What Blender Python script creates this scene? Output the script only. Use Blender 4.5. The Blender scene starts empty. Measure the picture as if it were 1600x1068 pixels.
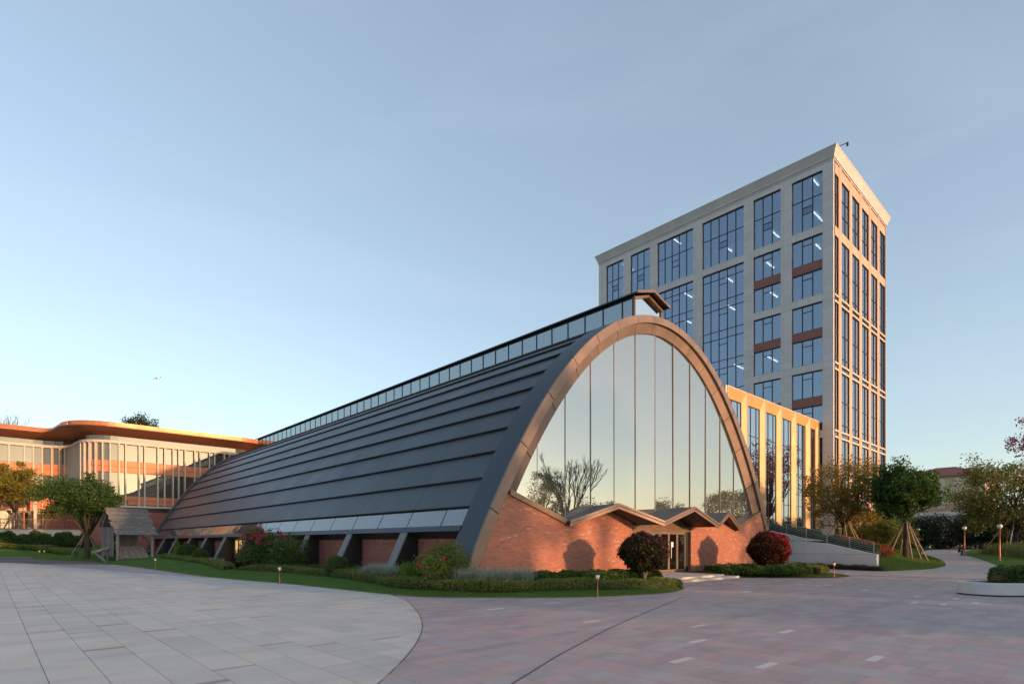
import bpy, math, random
import numpy as np
from mathutils import Vector, Matrix

random.seed(7)
rng = np.random.default_rng(11)
C = bpy.context.scene.collection
SC = bpy.context.scene
D2R = math.radians

# ------------------------------------------------------------------ camera
EYE = 1.85
FOC = 887.0
YAW = math.atan2(.6786, .7343)
cam_d = bpy.data.cameras.new('camera')
cam = bpy.data.objects.new('camera', cam_d); C.objects.link(cam)
cam.location = (0, 0, EYE)
cam.rotation_euler = (D2R(90), 0, -YAW)
cam_d.sensor_width = 36
cam_d.lens = FOC / 1600 * 36
cam_d.shift_y = 314 / 1600
cam_d.clip_start = .1
cam_d.clip_end = 6000
SC.camera = cam

# ------------------------------------------------------------------ sky and sun
SUN_EL = D2R(5.6)
SUN_XY = Vector((.22, -1.0)).normalized()          # where the sun stands
world = bpy.data.worlds.new('World'); SC.world = world; world.use_nodes = True
wn = world.node_tree; wn.nodes.clear()
w_out = wn.nodes.new('ShaderNodeOutputWorld')
w_bg = wn.nodes.new('ShaderNodeBackground')
sky = wn.nodes.new('ShaderNodeTexSky')
sky.sky_type = 'NISHITA'
sky.sun_disc = False
sky.sun_elevation = SUN_EL
sky.sun_rotation = math.atan2(SUN_XY.x, SUN_XY.y)
sky.altitude = 60
sky.air_density = 1.0
sky.dust_density = 1.0
sky.ozone_density = 1.7
w_bg.inputs['Strength'].default_value = .15
w_hs = wn.nodes.new('ShaderNodeHueSaturation'); w_hs.inputs['Saturation'].default_value = .78; w_hs.inputs['Value'].default_value = 1.0
wn.links.new(sky.outputs[0], w_hs.inputs['Color'])
# very thin high cirrus drifting over the whole sky
w_tc = wn.nodes.new('ShaderNodeTexCoord')
w_mp = wn.nodes.new('ShaderNodeMapping'); w_mp.inputs['Scale'].default_value = (1.0, 1.6, 7.0); w_mp.inputs['Rotation'].default_value = (D2R(9), D2R(-12), 0)
wn.links.new(w_tc.outputs['Generated'], w_mp.inputs['Vector'])
w_nz = wn.nodes.new('ShaderNodeTexNoise'); w_nz.inputs['Scale'].default_value = 1.3; w_nz.inputs['Detail'].default_value = 7; w_nz.inputs['Roughness'].default_value = .55; w_nz.inputs['Distortion'].default_value = .5
wn.links.new(w_mp.outputs[0], w_nz.inputs['Vector'])
w_mr = wn.nodes.new('ShaderNodeMapRange'); w_mr.inputs[1].default_value = .48; w_mr.inputs[2].default_value = .80; w_mr.inputs[4].default_value = .09
wn.links.new(w_nz.outputs['Fac'], w_mr.inputs[0])
w_mx = wn.nodes.new('ShaderNodeMix'); w_mx.data_type = 'RGBA'; w_mx.blend_type = 'MIX'
w_mx.inputs[7].default_value = (2.6, 2.75, 2.9, 1)
wn.links.new(w_mr.outputs[0], w_mx.inputs[0]); wn.links.new(w_hs.outputs[0], w_mx.inputs[6])
# even thin haze veil
w_hz = wn.nodes.new('ShaderNodeMix'); w_hz.data_type = 'RGBA'; w_hz.inputs[0].default_value = .30
w_hz.inputs[7].default_value = (1.10, 1.38, 1.70, 1)
wn.links.new(w_mx.outputs[2], w_hz.inputs[6])
wn.links.new(w_hz.outputs[2], w_bg.inputs['Color'])
wn.links.new(w_bg.outputs[0], w_out.inputs['Surface'])

sun_d = bpy.data.lights.new('sun', 'SUN')
sun_d.energy = 1.8
sun_d.angle = D2R(1.2)
sun_d.color = (1.0, .54, .265)
sun = bpy.data.objects.new('sun', sun_d); C.objects.link(sun)
sdir = Vector((SUN_XY.x * math.cos(SUN_EL), SUN_XY.y * math.cos(SUN_EL), math.sin(SUN_EL)))
sun.rotation_euler = sdir.to_track_quat('Z', 'Y').to_euler()
sun.location = (20, -40, 40)

SC.view_settings.view_transform = 'Standard'
SC.view_settings.look = 'None'
SC.view_settings.gamma = 1
SC.view_settings.exposure = 1.55
SC.cycles.max_bounces = 6
SC.cycles.transparent_max_bounces = 8

# ------------------------------------------------------------------ layout helpers
FX, FY = math.sin(YAW), math.cos(YAW)
def gz(x, y):
    return .010 * min(max(0, y - 35), 60) + .015 * min(max(0, x - 35), 60)
def smooth(t):
    t = min(1, max(0, t)); return t * t * (3 - 2 * t)
def interp(x, xs, ys): return float(np.interp(x, xs, ys))
def depth(x, y): return x * FX + y * FY
def tang(x, y): return (x * FY - y * FX) / max(1e-6, depth(x, y))

# ------------------------------------------------------------------ materials
MATS = {}
def new_mat(name):
    m = bpy.data.materials.new(name); m.use_nodes = True
    nt = m.node_tree
    b = nt.nodes['Principled BSDF']
    MATS[name] = m
    return m, nt, b
def N(nt, t, **kw):
    n = nt.nodes.new(t)
    for k, v in kw.items(): setattr(n, k, v)
    return n
def math_node(nt, op, a, b=None, c=None):
    n = N(nt, 'ShaderNodeMath', operation=op)
    for i, v in enumerate((a, b, c)):
        if v is None: continue
        if isinstance(v, (int, float)): n.inputs[i].default_value = v
        else: nt.links.new(v, n.inputs[i])
    return n.outputs[0]
def mixc(nt, fac, a, b, mode='MIX'):
    n = N(nt, 'ShaderNodeMix', data_type='RGBA', blend_type=mode)
    for s, v in ((0, fac), (6, a), (7, b)):
        if isinstance(v, (int, float)): n.inputs[s].default_value = v
        elif isinstance(v, tuple): n.inputs[s].default_value = (*v, 1) if len(v) == 3 else v
        else: nt.links.new(v, n.inputs[s])
    return n.outputs[2]
def noise(nt, vec, scale, detail=4, rough=.55, dist=0):
    n = N(nt, 'ShaderNodeTexNoise')
    n.inputs['Scale'].default_value = scale; n.inputs['Detail'].default_value = detail
    n.inputs['Roughness'].default_value = rough; n.inputs['Distortion'].default_value = dist
    nt.links.new(vec, n.inputs['Vector'])
    return n.outputs['Fac']
def ramp(nt, fac, lo, hi):
    n = N(nt, 'ShaderNodeMapRange')
    n.inputs[1].default_value = lo; n.inputs[2].default_value = hi
    nt.links.new(fac, n.inputs[0])
    return n.outputs[0]
def pos(nt):
    return N(nt, 'ShaderNodeNewGeometry').outputs['Position']
def bump(nt, b, h, strength=.3, dist=.02):
    n = N(nt, 'ShaderNodeBump'); n.inputs['Strength'].default_value = strength
    n.inputs['Distance'].default_value = dist
    nt.links.new(h, n.inputs['Height']); nt.links.new(n.outputs[0], b.inputs['Normal'])
def scaled(nt, v, s):
    n = N(nt, 'ShaderNodeMapping'); n.inputs['Scale'].default_value = s
    nt.links.new(v, n.inputs['Vector']); return n.outputs[0]

def M(name, col, rough=.6, metal=0, var=.12, scale=2.5, dirt=None, bmp=0, bscale=60, tint=False, obj_rand=0, stretch=None, spec=None):
    m, nt, b = new_mat(name)
    p = pos(nt)
    if stretch: p = scaled(nt, p, stretch)
    n1 = noise(nt, p, scale, 6, .6)
    dk = tuple(c * (1 - var * 1.6) for c in col); lt = tuple(min(1, c * (1 + var * 1.6)) for c in col)
    out = mixc(nt, ramp(nt, n1, .25, .75), dk, lt)
    if dirt:
        n2 = noise(nt, p, scale * .35, 5, .7, .6)
        out = mixc(nt, ramp(nt, n2, .5, .8), out, dirt)
    if tint:
        a = N(nt, 'ShaderNodeAttribute', attribute_name='tint')
        out = mixc(nt, 1.0, out, a.outputs['Color'], 'MULTIPLY')
    if obj_rand:
        r = N(nt, 'ShaderNodeObjectInfo').outputs['Random']
        v = math_node(nt, 'MULTIPLY_ADD', r, obj_rand * 2, 1 - obj_rand)
        cmb = N(nt, 'ShaderNodeCombineColor')
        for i in range(3): nt.links.new(v, cmb.inputs[i])
        out = mixc(nt, 1.0, out, cmb.outputs[0], 'MULTIPLY')
    nt.links.new(out, b.inputs['Base Color'])
    rr = math_node(nt, 'MULTIPLY_ADD', n1, .25, rough - .12)
    nt.links.new(rr, b.inputs['Roughness'])
    b.inputs['Metallic'].default_value = metal
    if spec is not None: b.inputs['Specular IOR Level'].default_value = spec
    if bmp: bump(nt, b, noise(nt, p, bscale, 4, .6), bmp)
    return m

def glass(name, tint, refl, body, rough=.005, transp=.35, wav=.0):
    """coated glazing: part mirror, part see-through, rest dark body"""
    m, nt, b = new_mat(name)
    nt.nodes.remove(b)
    out = nt.nodes['Material Output']
    g = N(nt, 'ShaderNodeBsdfGlossy'); g.inputs['Color'].default_value = (*tint, 1); g.inputs['Roughness'].default_value = rough
    if wav:
        bp = N(nt, 'ShaderNodeBump'); bp.inputs['Strength'].default_value = wav; bp.inputs['Distance'].default_value = .05
        nt.links.new(noise(nt, pos(nt), .8, 2), bp.inputs['Height']); nt.links.new(bp.outputs[0], g.inputs['Normal'])
    d = N(nt, 'ShaderNodeBsdfDiffuse'); d.inputs['Color'].default_value = (*body, 1)
    t = N(nt, 'ShaderNodeBsdfTransparent'); t.inputs['Color'].default_value = (.75, .82, .85, 1)
    m1 = N(nt, 'ShaderNodeMixShader'); m1.inputs[0].default_value = transp
    nt.links.new(d.outputs[0], m1.inputs[1]); nt.links.new(t.outputs[0], m1.inputs[2])
    m2 = N(nt, 'ShaderNodeMixShader')
    lw = N(nt, 'ShaderNodeLayerWeight'); lw.inputs[0].default_value = .25
    f = math_node(nt, 'MULTIPLY_ADD', lw.outputs['Fresnel'], .5, refl)
    f = math_node(nt, 'MINIMUM', f, .97)
    nt.links.new(f, m2.inputs[0])
    nt.links.new(m1.outputs[0], m2.inputs[1]); nt.links.new(g.outputs[0], m2.inputs[2])
    nt.links.new(m2.outputs[0], out.inputs['Surface'])
    return m

def brick_mat(name, c1, c2, mort, pale):
    m, nt, b = new_mat(name)
    p = pos(nt)
    s = N(nt, 'ShaderNodeSeparateXYZ'); nt.links.new(p, s.inputs[0])
    u = math_node(nt, 'ADD', s.outputs[0], s.outputs[1])
    row = math_node(nt, 'FLOOR', math_node(nt, 'DIVIDE', s.outputs[2], .076))
    off = math_node(nt, 'MULTIPLY', math_node(nt, 'MODULO', row, 2), .5)
    uu = math_node(nt, 'ADD', math_node(nt, 'DIVIDE', u, .25), off)
    cell = math_node(nt, 'FLOOR', uu)
    fu = math_node(nt, 'FRACT', uu); fv = math_node(nt, 'FRACT', math_node(nt, 'DIVIDE', s.outputs[2], .076))
    mk = math_node(nt, 'MAXIMUM', math_node(nt, 'LESS_THAN', fu, .05), math_node(nt, 'LESS_THAN', fv, .15))
    cv = N(nt, 'ShaderNodeCombineXYZ'); nt.links.new(cell, cv.inputs[0]); nt.links.new(row, cv.inputs[1])
    wnz = N(nt, 'ShaderNodeTexWhiteNoise', noise_dimensions='2D'); nt.links.new(cv.outputs[0], wnz.inputs['Vector'])
    base = mixc(nt, wnz.outputs['Value'], c1, c2)
    sc = N(nt, 'ShaderNodeSeparateColor'); nt.links.new(wnz.outputs['Color'], sc.inputs[0])
    patch = ramp(nt, noise(nt, p, .55, 4, .6), .45, .75)
    th = math_node(nt, 'MULTIPLY_ADD', patch, -.07, .99)
    base = mixc(nt, math_node(nt, 'MULTIPLY', math_node(nt, 'GREATER_THAN', sc.outputs[1], th), .5), base, pale)
    base = mixc(nt, math_node(nt, 'MULTIPLY', math_node(nt, 'GREATER_THAN', sc.outputs[2], .965), .45), base, (.16, .06, .05))
    stain = ramp(nt, noise(nt, scaled(nt, p, (.8, .8, .25)), 1.1, 5, .65), .45, .8)
    base = mixc(nt, math_node(nt, 'MULTIPLY', stain, .3), base, (.30, .16, .13))
    base = mixc(nt, mk, base, mort)
    nt.links.new(base, b.inputs['Base Color'])
    b.inputs['Roughness'].default_value = .85
    h = math_node(nt, 'ADD', math_node(nt, 'SUBTRACT', 1, mk), math_node(nt, 'MULTIPLY', noise(nt, p, 40, 3), .5))
    bump(nt, b, h, .5, .012)
    return m

def leaf_mat(name, ca, cb, trans=.35, rough=.5, tip=None):
    m, nt, b = new_mat(name)
    a = N(nt, 'ShaderNodeAttribute', attribute_name='tint')
    sep = N(nt, 'ShaderNodeSeparateColor'); nt.links.new(a.outputs['Color'], sep.inputs[0])
    col = mixc(nt, sep.outputs[0], ca, cb)
    if tip: col = mixc(nt, math_node(nt, 'GREATER_THAN', sep.outputs[1], .5), col, tip)
    nt.links.new(col, b.inputs['Base Color'])
    b.inputs['Roughness'].default_value = rough
    b.inputs['Specular IOR Level'].default_value = .25
    tr = N(nt, 'ShaderNodeBsdfTranslucent'); nt.links.new(col, tr.inputs['Color'])
    mx = N(nt, 'ShaderNodeMixShader'); mx.inputs[0].default_value = trans
    out = nt.nodes['Material Output']
    nt.links.new(b.outputs[0], mx.inputs[1]); nt.links.new(tr.outputs[0], mx.inputs[2])
    nt.links.new(mx.outputs[0], out.inputs['Surface'])
    return m

def stone_slab_mat(name, ca, cb, speck, scale=160):
    m, nt, b = new_mat(name)
    p = pos(nt)
    a = N(nt, 'ShaderNodeAttribute', attribute_name='tint')
    n1 = noise(nt, p, scale, 2, .8)
    n2 = noise(nt, p, 1.1, 6, .65, .5)
    col = mixc(nt, ramp(nt, n1, .3, .7), ca, cb)
    col = mixc(nt, math_node(nt, 'MULTIPLY', ramp(nt, n2, .35, .8), .4), col, speck)
    # damp streaks and worn patches
    n3 = noise(nt, scaled(nt, p, (.35, 1.6, 1)), .7, 5, .6)
    col = mixc(nt, math_node(nt, 'MULTIPLY', ramp(nt, n3, .48, .78), .30), col, (.05, .05, .055))
    col = mixc(nt, 1.0, col, a.outputs['Color'], 'MULTIPLY')
    nt.links.new(col, b.inputs['Base Color'])
    nt.links.new(math_node(nt, 'MULTIPLY_ADD', n2, .3, .45), b.inputs['Roughness'])
    b.inputs['Specular IOR Level'].default_value = .35
    bump(nt, b, n1, .15, .004)
    return m

def emit_mat(name, col, s):
    m, nt, b = new_mat(name)
    b.inputs['Base Color'].default_value = (*col, 1)
    b.inputs['Emission Color'].default_value = (*col, 1); b.inputs['Emission Strength'].default_value = s
    return m

M('roof', (.042, .054, .070), .44, .3, .18, .5, dirt=(.060, .070, .084), bmp=.06, bscale=.9, obj_rand=.15)
M('roof_dark', (.032, .044, .060), .45, .35, .08, .6)
M('black', (.012, .012, .013), .5, 0, .1, 3)
M('copper', (.195, .135, .108), .5, .35, .16, 1.2, dirt=(.145, .105, .088), obj_rand=.07)
M('bronze', (.20, .13, .085), .42, .5, .12, 2)
M('soffit_dark', (.035, .022, .018), .6, 0, .1, 2)
M('mullion_metal', (.20, .19, .18), .5, .3, .05, 2)
M('concrete_fin', (.15, .155, .165), .6, 0, .12, 2)
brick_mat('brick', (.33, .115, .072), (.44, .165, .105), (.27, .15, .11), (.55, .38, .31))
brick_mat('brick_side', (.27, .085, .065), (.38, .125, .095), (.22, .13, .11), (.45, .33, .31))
glass('facade_glass', (.85, .81, .735), .52, (.115, .115, .105), transp=.14, wav=.035)
glass('strip_glass', (.78, .78, .78), .26, (.11, .12, .13), transp=.3, rough=.05, wav=.18)
glass('clerestory_glass', (.8, .9, .93), .30, (.07, .09, .085), transp=.45)
glass('tower_glass', (.56, .68, .84), .36, (.015, .025, .04), transp=.55, wav=.01)
glass('annex_glass', (.82, .87, .92), .52, (.01, .012, .014), transp=.2, wav=.02)
glass('curved_glass', (.74, .70, .62), .13, (.085, .085, .08), transp=.10, wav=.03)
glass('tower_side_glass', (.66, .76, .86), .42, (.02, .03, .045), transp=.3, wav=.02)
glass('door_glass', (.8, .85, .9), .25, (.02, .02, .022), transp=.6)
M('interior', (.05, .055, .065), .9, 0, .2, .5)
M('interior_pale', (.45, .45, .43), .9, 0, .1, .5)
M('window_frame', (.03, .025, .032), .45, .3, .1, 2)
M('tower_stone', (.43, .41, .40), .75, 0, .07, .35, dirt=(.34, .325, .31), bmp=.05, bscale=30)
M('cornice_stone', (.57, .53, .52), .75, 0, .08, .5, stretch=(1, 1, .3))
M('blind', (.55, .53, .50), .8, 0, .06, 1)
M('spandrel_red', (.26, .105, .085), .7, 0, .08, 1)
M('tower_metal', (.58, .36, .245), .5, .15, .06, .6, obj_rand=.05)
M('gold', (.50, .30, .115), .5, .1, .07, .8)
M('gold_pale', (.68, .52, .36), .5, .1, .05, 1)
M('white_fin', (.55, .48, .40), .6, 0, .05, 1)
M('terracotta', (.56, .20, .085), .55, .05, .07, .8, obj_rand=.06)
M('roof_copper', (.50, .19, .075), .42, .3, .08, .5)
M('shaded_copper', (.30, .10, .05), .5, .2, .08, .5)  # roof copper darkened: shade of the soffit and unlit lip put into the colour
M('retaining', (.60, .59, .575), .7, 0, .06, .8, bmp=.04, obj_rand=.04)
M('cream_wall', (.55, .47, .40), .8, 0, .06, .8)
M('steel', (.40, .42, .44), .4, .7, .05, 4)
M('lamp_copper', (.42, .17, .09), .45, .5, .1, 4)
M('lamp_dark', (.05, .028, .02), .5, .3, .1, 4)
M('globe', (.78, .72, .64), .25, 0, .03, 3)
M('timber', (.17, .158, .15), .9, 0, .3, 3.5, dirt=(.07, .065, .062), bmp=.3, bscale=18, stretch=(1, 1, 3), obj_rand=.18)
M('timber_pale', (.24, .205, .175), .9, 0, .25, 4, dirt=(.2, .16, .13), bmp=.3, bscale=20)
M('prop_wood', (.40, .28, .17), .8, 0, .15, 6)
M('bark', (.055, .04, .03), .95, 0, .3, 9, bmp=.5, bscale=25)
M('bark_pale', (.14, .11, .085), .95, 0, .3, 9, bmp=.5, bscale=25)
M('planter', (.50, .50, .505), .7, 0, .05, 2, bmp=.05)
M('soil', (.035, .028, .02), 1, 0, .3, 6, bmp=.4)
M('step_stone', (.55, .47, .40), .7, 0, .08, 4, bmp=.06, obj_rand=.05)
M('mortar', (.13, .12, .118), .9, 0, .2, 8)
M('path_base', (.30, .27, .26), .8, 0, .1, 1.5)
M('cream_block', (.52, .43, .25), .8, 0, .08, .4)
M('pink_block', (.48, .27, .20), .8, 0, .08, .4)
M('tile_red', (.26, .075, .06), .8, 0, .15, 1.5)
M('grey_block', (.30, .32, .33), .85, 0, .12, .3)
M('white_paint', (.75, .75, .74), .6, 0, .04, 2)
M('dark_cloth', (.025, .028, .04), .9, 0, .2, 9)
M('blue_cloth', (.07, .09, .15), .9, 0, .2, 9)
M('skin', (.45, .27, .19), .6, 0, .05, 9)
emit_mat('tube_light', (1, .97, .9), 4.0)
emit_mat('warm_room', (1.0, .55, .16), .22)
stone_slab_mat('granite_pale', (.455, .425, .388), (.55, .52, .482), (.40, .368, .335))
stone_slab_mat('granite_red', (.33, .272, .265), (.43, .365, .358), (.295, .24, .242))
stone_slab_mat('granite_path', (.34, .30, .28), (.44, .40, .37), (.28, .25, .235))

leaf_mat('leaf_dark', (.028, .072, .016), (.08, .15, .03))
leaf_mat('leaf_green', (.040, .090, .018), (.11, .17, .034))
leaf_mat('leaf_autumn', (.15, .14, .022), (.34, .24, .04), tip=(.28, .10, .04))
leaf_mat('leaf_yellow', (.12, .13, .02), (.30, .24, .03))
leaf_mat('leaf_olive', (.08, .13, .026), (.21, .22, .042), tip=(.40, .17, .16))
leaf_mat('leaf_pink', (.28, .09, .15), (.45, .19, .25))
leaf_mat('leaf_bougain', (.012, .022, .008), (.045, .05, .014), tip=(.26, .022, .035))
leaf_mat('leaf_bougain_red', (.03, .022, .010), (.10, .03, .02), tip=(.42, .018, .035))
leaf_mat('leaf_mauve', (.020, .032, .012), (.07, .06, .022), tip=(.24, .035, .07))
leaf_mat('flower_red', (.45, .015, .03), (.60, .04, .08))
leaf_mat('flower_magenta', (.40, .03, .09), (.52, .07, .14))
leaf_mat('leaf_hedge', (.10, .15, .028), (.25, .27, .062))
leaf_mat('leaf_hedge_dark', (.032, .08, .018), (.09, .15, .03))
leaf_mat('leaf_silver', (.24, .29, .22), (.46, .50, .42))
leaf_mat('leaf_lime', (.10, .18, .028), (.22, .30, .05))
leaf_mat('leaf_purple', (.035, .010, .02), (.10, .02, .045))
leaf_mat('leaf_red_bed', (.16, .035, .018), (.34, .09, .03))
leaf_mat('leaf_reed', (.12, .15, .04), (.28, .26, .09))
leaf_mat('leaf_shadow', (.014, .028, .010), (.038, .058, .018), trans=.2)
leaf_mat('blade', (.06, .13, .02), (.14, .22, .038))
leaf_mat('leaf_brown_hedge', (.06, .035, .025), (.11, .07, .04))

def grass_mat(name, ca, cb, cc):
    m, nt, b = new_mat(name)
    p = pos(nt)
    col = mixc(nt, ramp(nt, noise(nt, p, 26, 4, .7), .3, .7), ca, cb)
    col = mixc(nt, ramp(nt, noise(nt, p, .7, 5, .6), .45, .75), col, cc)
    nt.links.new(col, b.inputs['Base Color']); b.inputs['Roughness'].default_value = .95
    b.inputs['Specular IOR Level'].default_value = .1
    bump(nt, b, noise(nt, p, 45, 4, .7), .9, .05)
    return m
grass_mat('lawn', (.042, .105, .018), (.09, .18, .032), (.12, .175, .034))
grass_mat('meadow', (.035, .06, .016), (.06, .09, .02), (.09, .085, .035))
grass_mat('lawn_warm', (.05, .085, .012), (.09, .13, .018), (.12, .13, .022))

# ------------------------------------------------------------------ mesh builder
ORIGIN = {}
class MB:
    def __init__(s): s.v = []; s.f = []; s.tint = None
    def quad(s, a, b, c, d):
        i = len(s.v); s.v += [tuple(a), tuple(b), tuple(c), tuple(d)]; s.f.append((i, i+1, i+2, i+3)); return s
    def poly(s, pts):
        i = len(s.v); s.v += [tuple(p) for p in pts]; s.f.append(tuple(range(i, i+len(pts)))); return s
    def box(s, x0, x1, y0, y1, z0, z1):
        i = len(s.v)
        s.v += [(x0,y0,z0),(x1,y0,z0),(x1,y1,z0),(x0,y1,z0),(x0,y0,z1),(x1,y0,z1),(x1,y1,z1),(x0,y1,z1)]
        s.f += [tuple(i+k for k in q) for q in ((0,3,2,1),(4,5,6,7),(0,1,5,4),(1,2,6,5),(2,3,7,6),(3,0,4,7))]
        return s
    def prism(s, base, top):
        """two matching loops (base, top) of points, closed"""
        n = len(base); i = len(s.v)
        s.v += [tuple(p) for p in base] + [tuple(p) for p in top]
        s.f.append(tuple(i+k for k in reversed(range(n)))); s.f.append(tuple(i+n+k for k in range(n)))
        for k in range(n):
            j = (k+1) % n; s.f.append((i+k, i+j, i+n+j, i+n+k))
        return s
    def strip(s, a, b):
        """quads between two equal-length point rows"""
        i = len(s.v); n = len(a); s.v += [tuple(p) for p in a] + [tuple(p) for p in b]
        for k in range(n-1): s.f.append((i+k, i+k+1, i+n+k+1, i+n+k))
        return s
    def tube(s, path, radii, n=6, cap=True):
        path = [Vector(p) for p in path]; rings = []
        prev = None
        for k, p in enumerate(path):
            d = (path[min(k+1, len(path)-1)] - path[max(k-1, 0)])
            if d.length < 1e-6: d = Vector((0,0,1))
            d.normalize()
            if prev is None: u = d.orthogonal().normalized()
            else:
                u = prev - d * prev.dot(d)
                u = u.normalized() if u.length > 1e-4 else d.orthogonal().normalized()
            prev = u; w = d.cross(u)
            r = radii[k] if hasattr(radii, '__len__') else radii
            i = len(s.v)
            for q in range(n):
                a = 2*math.pi*q/n; pt = p + (u*math.cos(a) + w*math.sin(a))*r
                s.v.append(tuple(pt))
            rings.append(i)
        for k in range(len(rings)-1):
            a, b = rings[k], rings[k+1]
            for q in range(n):
                j = (q+1) % n; s.f.append((a+q, a+j, b+j, b+q))
        if cap:
            s.f.append(tuple(rings[0]+q for q in reversed(range(n)))); s.f.append(tuple(rings[-1]+q for q in range(n)))
        return s
    def lathe(s, cx, cy, prof, n=14):
        rings = []
        for r, z in prof:
            i = len(s.v); rings.append(i)
            for q in range(n):
                a = 2*math.pi*q/n; s.v.append((cx+r*math.cos(a), cy+r*math.sin(a), z))
        for k in range(len(rings)-1):
            a, b = rings[k], rings[k+1]
            for q in range(n):
                j = (q+1) % n; s.f.append((a+q, a+j, b+j, b+q))
        s.f.append(tuple(rings[0]+q for q in reversed(range(n)))); s.f.append(tuple(rings[-1]+q for q in range(n)))
        return s
    def mesh(s, name, o=(0,0,0)):
        me = bpy.data.meshes.new(name)
        o = np.array(o)
        vv = (np.array(s.v, dtype=float) - o).tolist() if len(s.v) else []
        me.from_pydata(vv, [], s.f)
        if s.tint is not None:
            a = me.attributes.new('tint', 'FLOAT_COLOR', 'FACE')
            a.data.foreach_set('color', np.array(s.tint, dtype=np.float32).ravel())
        me.update()
        return me
    def build(s, name, mat, parent=None, smooth_=False, origin=None):
        o = ORIGIN[parent.name] if parent is not None else (origin or (0,0,0))
        me = s.mesh(name, o)
        me.materials.append(MATS[mat])
        if smooth_: me.polygons.foreach_set('use_smooth', [True]*len(me.polygons))
        ob = bpy.data.objects.new(name, me); C.objects.link(ob)
        if parent is not None: ob.parent = parent
        else: ob.location = o
        ORIGIN[ob.name] = o
        return ob

def thing(name, loc, label, cat, group=None):
    e = bpy.data.objects.new(name, None); C.objects.link(e); e.location = loc
    e.empty_display_size = .3
    ORIGIN[e.name] = tuple(loc)
    return tag(e, label, cat, group)
def tag(o, label=None, cat=None, group=None, kind=None):
    if label: o['label'] = label
    if cat: o['category'] = cat
    if group: o['group'] = group
    if kind: o['kind'] = kind
    return o
def struct(name, mb, mat, smooth_=False):
    o = mb.build(name, mat, None, smooth_); o['kind'] = 'structure'; return o

UNIT = {}
def unit_box(mat):
    if mat not in UNIT:
        b = MB().box(0,1,0,1,0,1); me = b.mesh('unit_' + mat); me.materials.append(MATS[mat]); UNIT[mat] = me
    return UNIT[mat]
def ubox(name, mat, parent, x0, x1, y0, y1, z0, z1):
    """axis-aligned block sharing one mesh"""
    ob = bpy.data.objects.new(name, unit_box(mat)); C.objects.link(ob)
    o = ORIGIN[parent.name]; ob.parent = parent
    ob.location = (x0-o[0], y0-o[1], z0-o[2]); ob.scale = (x1-x0, y1-y0, z1-z0)
    return ob

def copy_tree(o, parent=None):
    c = o.copy(); C.objects.link(c); c.parent = parent
    ORIGIN[c.name] = ORIGIN.get(o.name, (0,0,0))
    for ch in list(o.children): copy_tree(ch, c)
    return c

# ------------------------------------------------------------------ foliage helpers
def leaf_mesh(name, P, size, mat, parent=None, up=.0, tipfrac=0, tipmask=None, aspect=.55, origin=None, nrm=None):
    """P (n,3) leaf positions -> diamond leaves of random tilt, one mesh"""
    P = np.asarray(P, float); n = len(P)
    d = rng.normal(size=(n,3)); d[:,2] += up; d /= np.linalg.norm(d, axis=1)[:,None]
    e = rng.normal(size=(n,3))
    e -= d*(e*d).sum(1)[:,None]; e /= np.linalg.norm(e, axis=1)[:,None]
    sz = size*(.6+.8*rng.random(n))[:,None]
    o = np.array(ORIGIN[parent.name] if parent is not None else (origin or (0,0,0)))
    A = P - d*sz*.5; B = P + e*sz*aspect*.5; Cc = P + d*sz*.5; Dd = P - e*sz*aspect*.5
    V = np.stack([A,B,Cc,Dd],1).reshape(-1,3) - o
    me = bpy.data.meshes.new(name)
    me.vertices.add(4*n); me.vertices.foreach_set('co', V.ravel().astype(np.float32))
    me.loops.add(4*n); me.loops.foreach_set('vertex_index', np.arange(4*n, dtype=np.int32))
    me.polygons.add(n); me.polygons.foreach_set('loop_start', np.arange(0,4*n,4, dtype=np.int32))
    me.polygons.foreach_set('loop_total', np.full(n,4, dtype=np.int32))
    me.update(calc_edges=True)
    t = np.zeros((n,4), np.float32); t[:,0] = rng.random(n); t[:,3] = 1
    # neighbouring leaves share a tone, so clumps read
    t[:,0] = np.clip(.55*t[:,0] + .45*(.5+.5*np.sin(P[:,0]*2.1+P[:,2]*1.7)*np.cos(P[:,1]*1.9-P[:,2])), 0, 1)
    tm = tipmask if tipmask is not None else (rng.random(n) < tipfrac)
    t[:,1] = np.asarray(tm, float)
    a = me.attributes.new('tint', 'FLOAT_COLOR', 'FACE'); a.data.foreach_set('color', t.ravel())
    me.materials.append(MATS[mat])
    ob = bpy.data.objects.new(name, me); C.objects.link(ob)
    if parent is not None: ob.parent = parent
    else: ob.location = o
    ORIGIN[ob.name] = tuple(o)
    return ob

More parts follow.
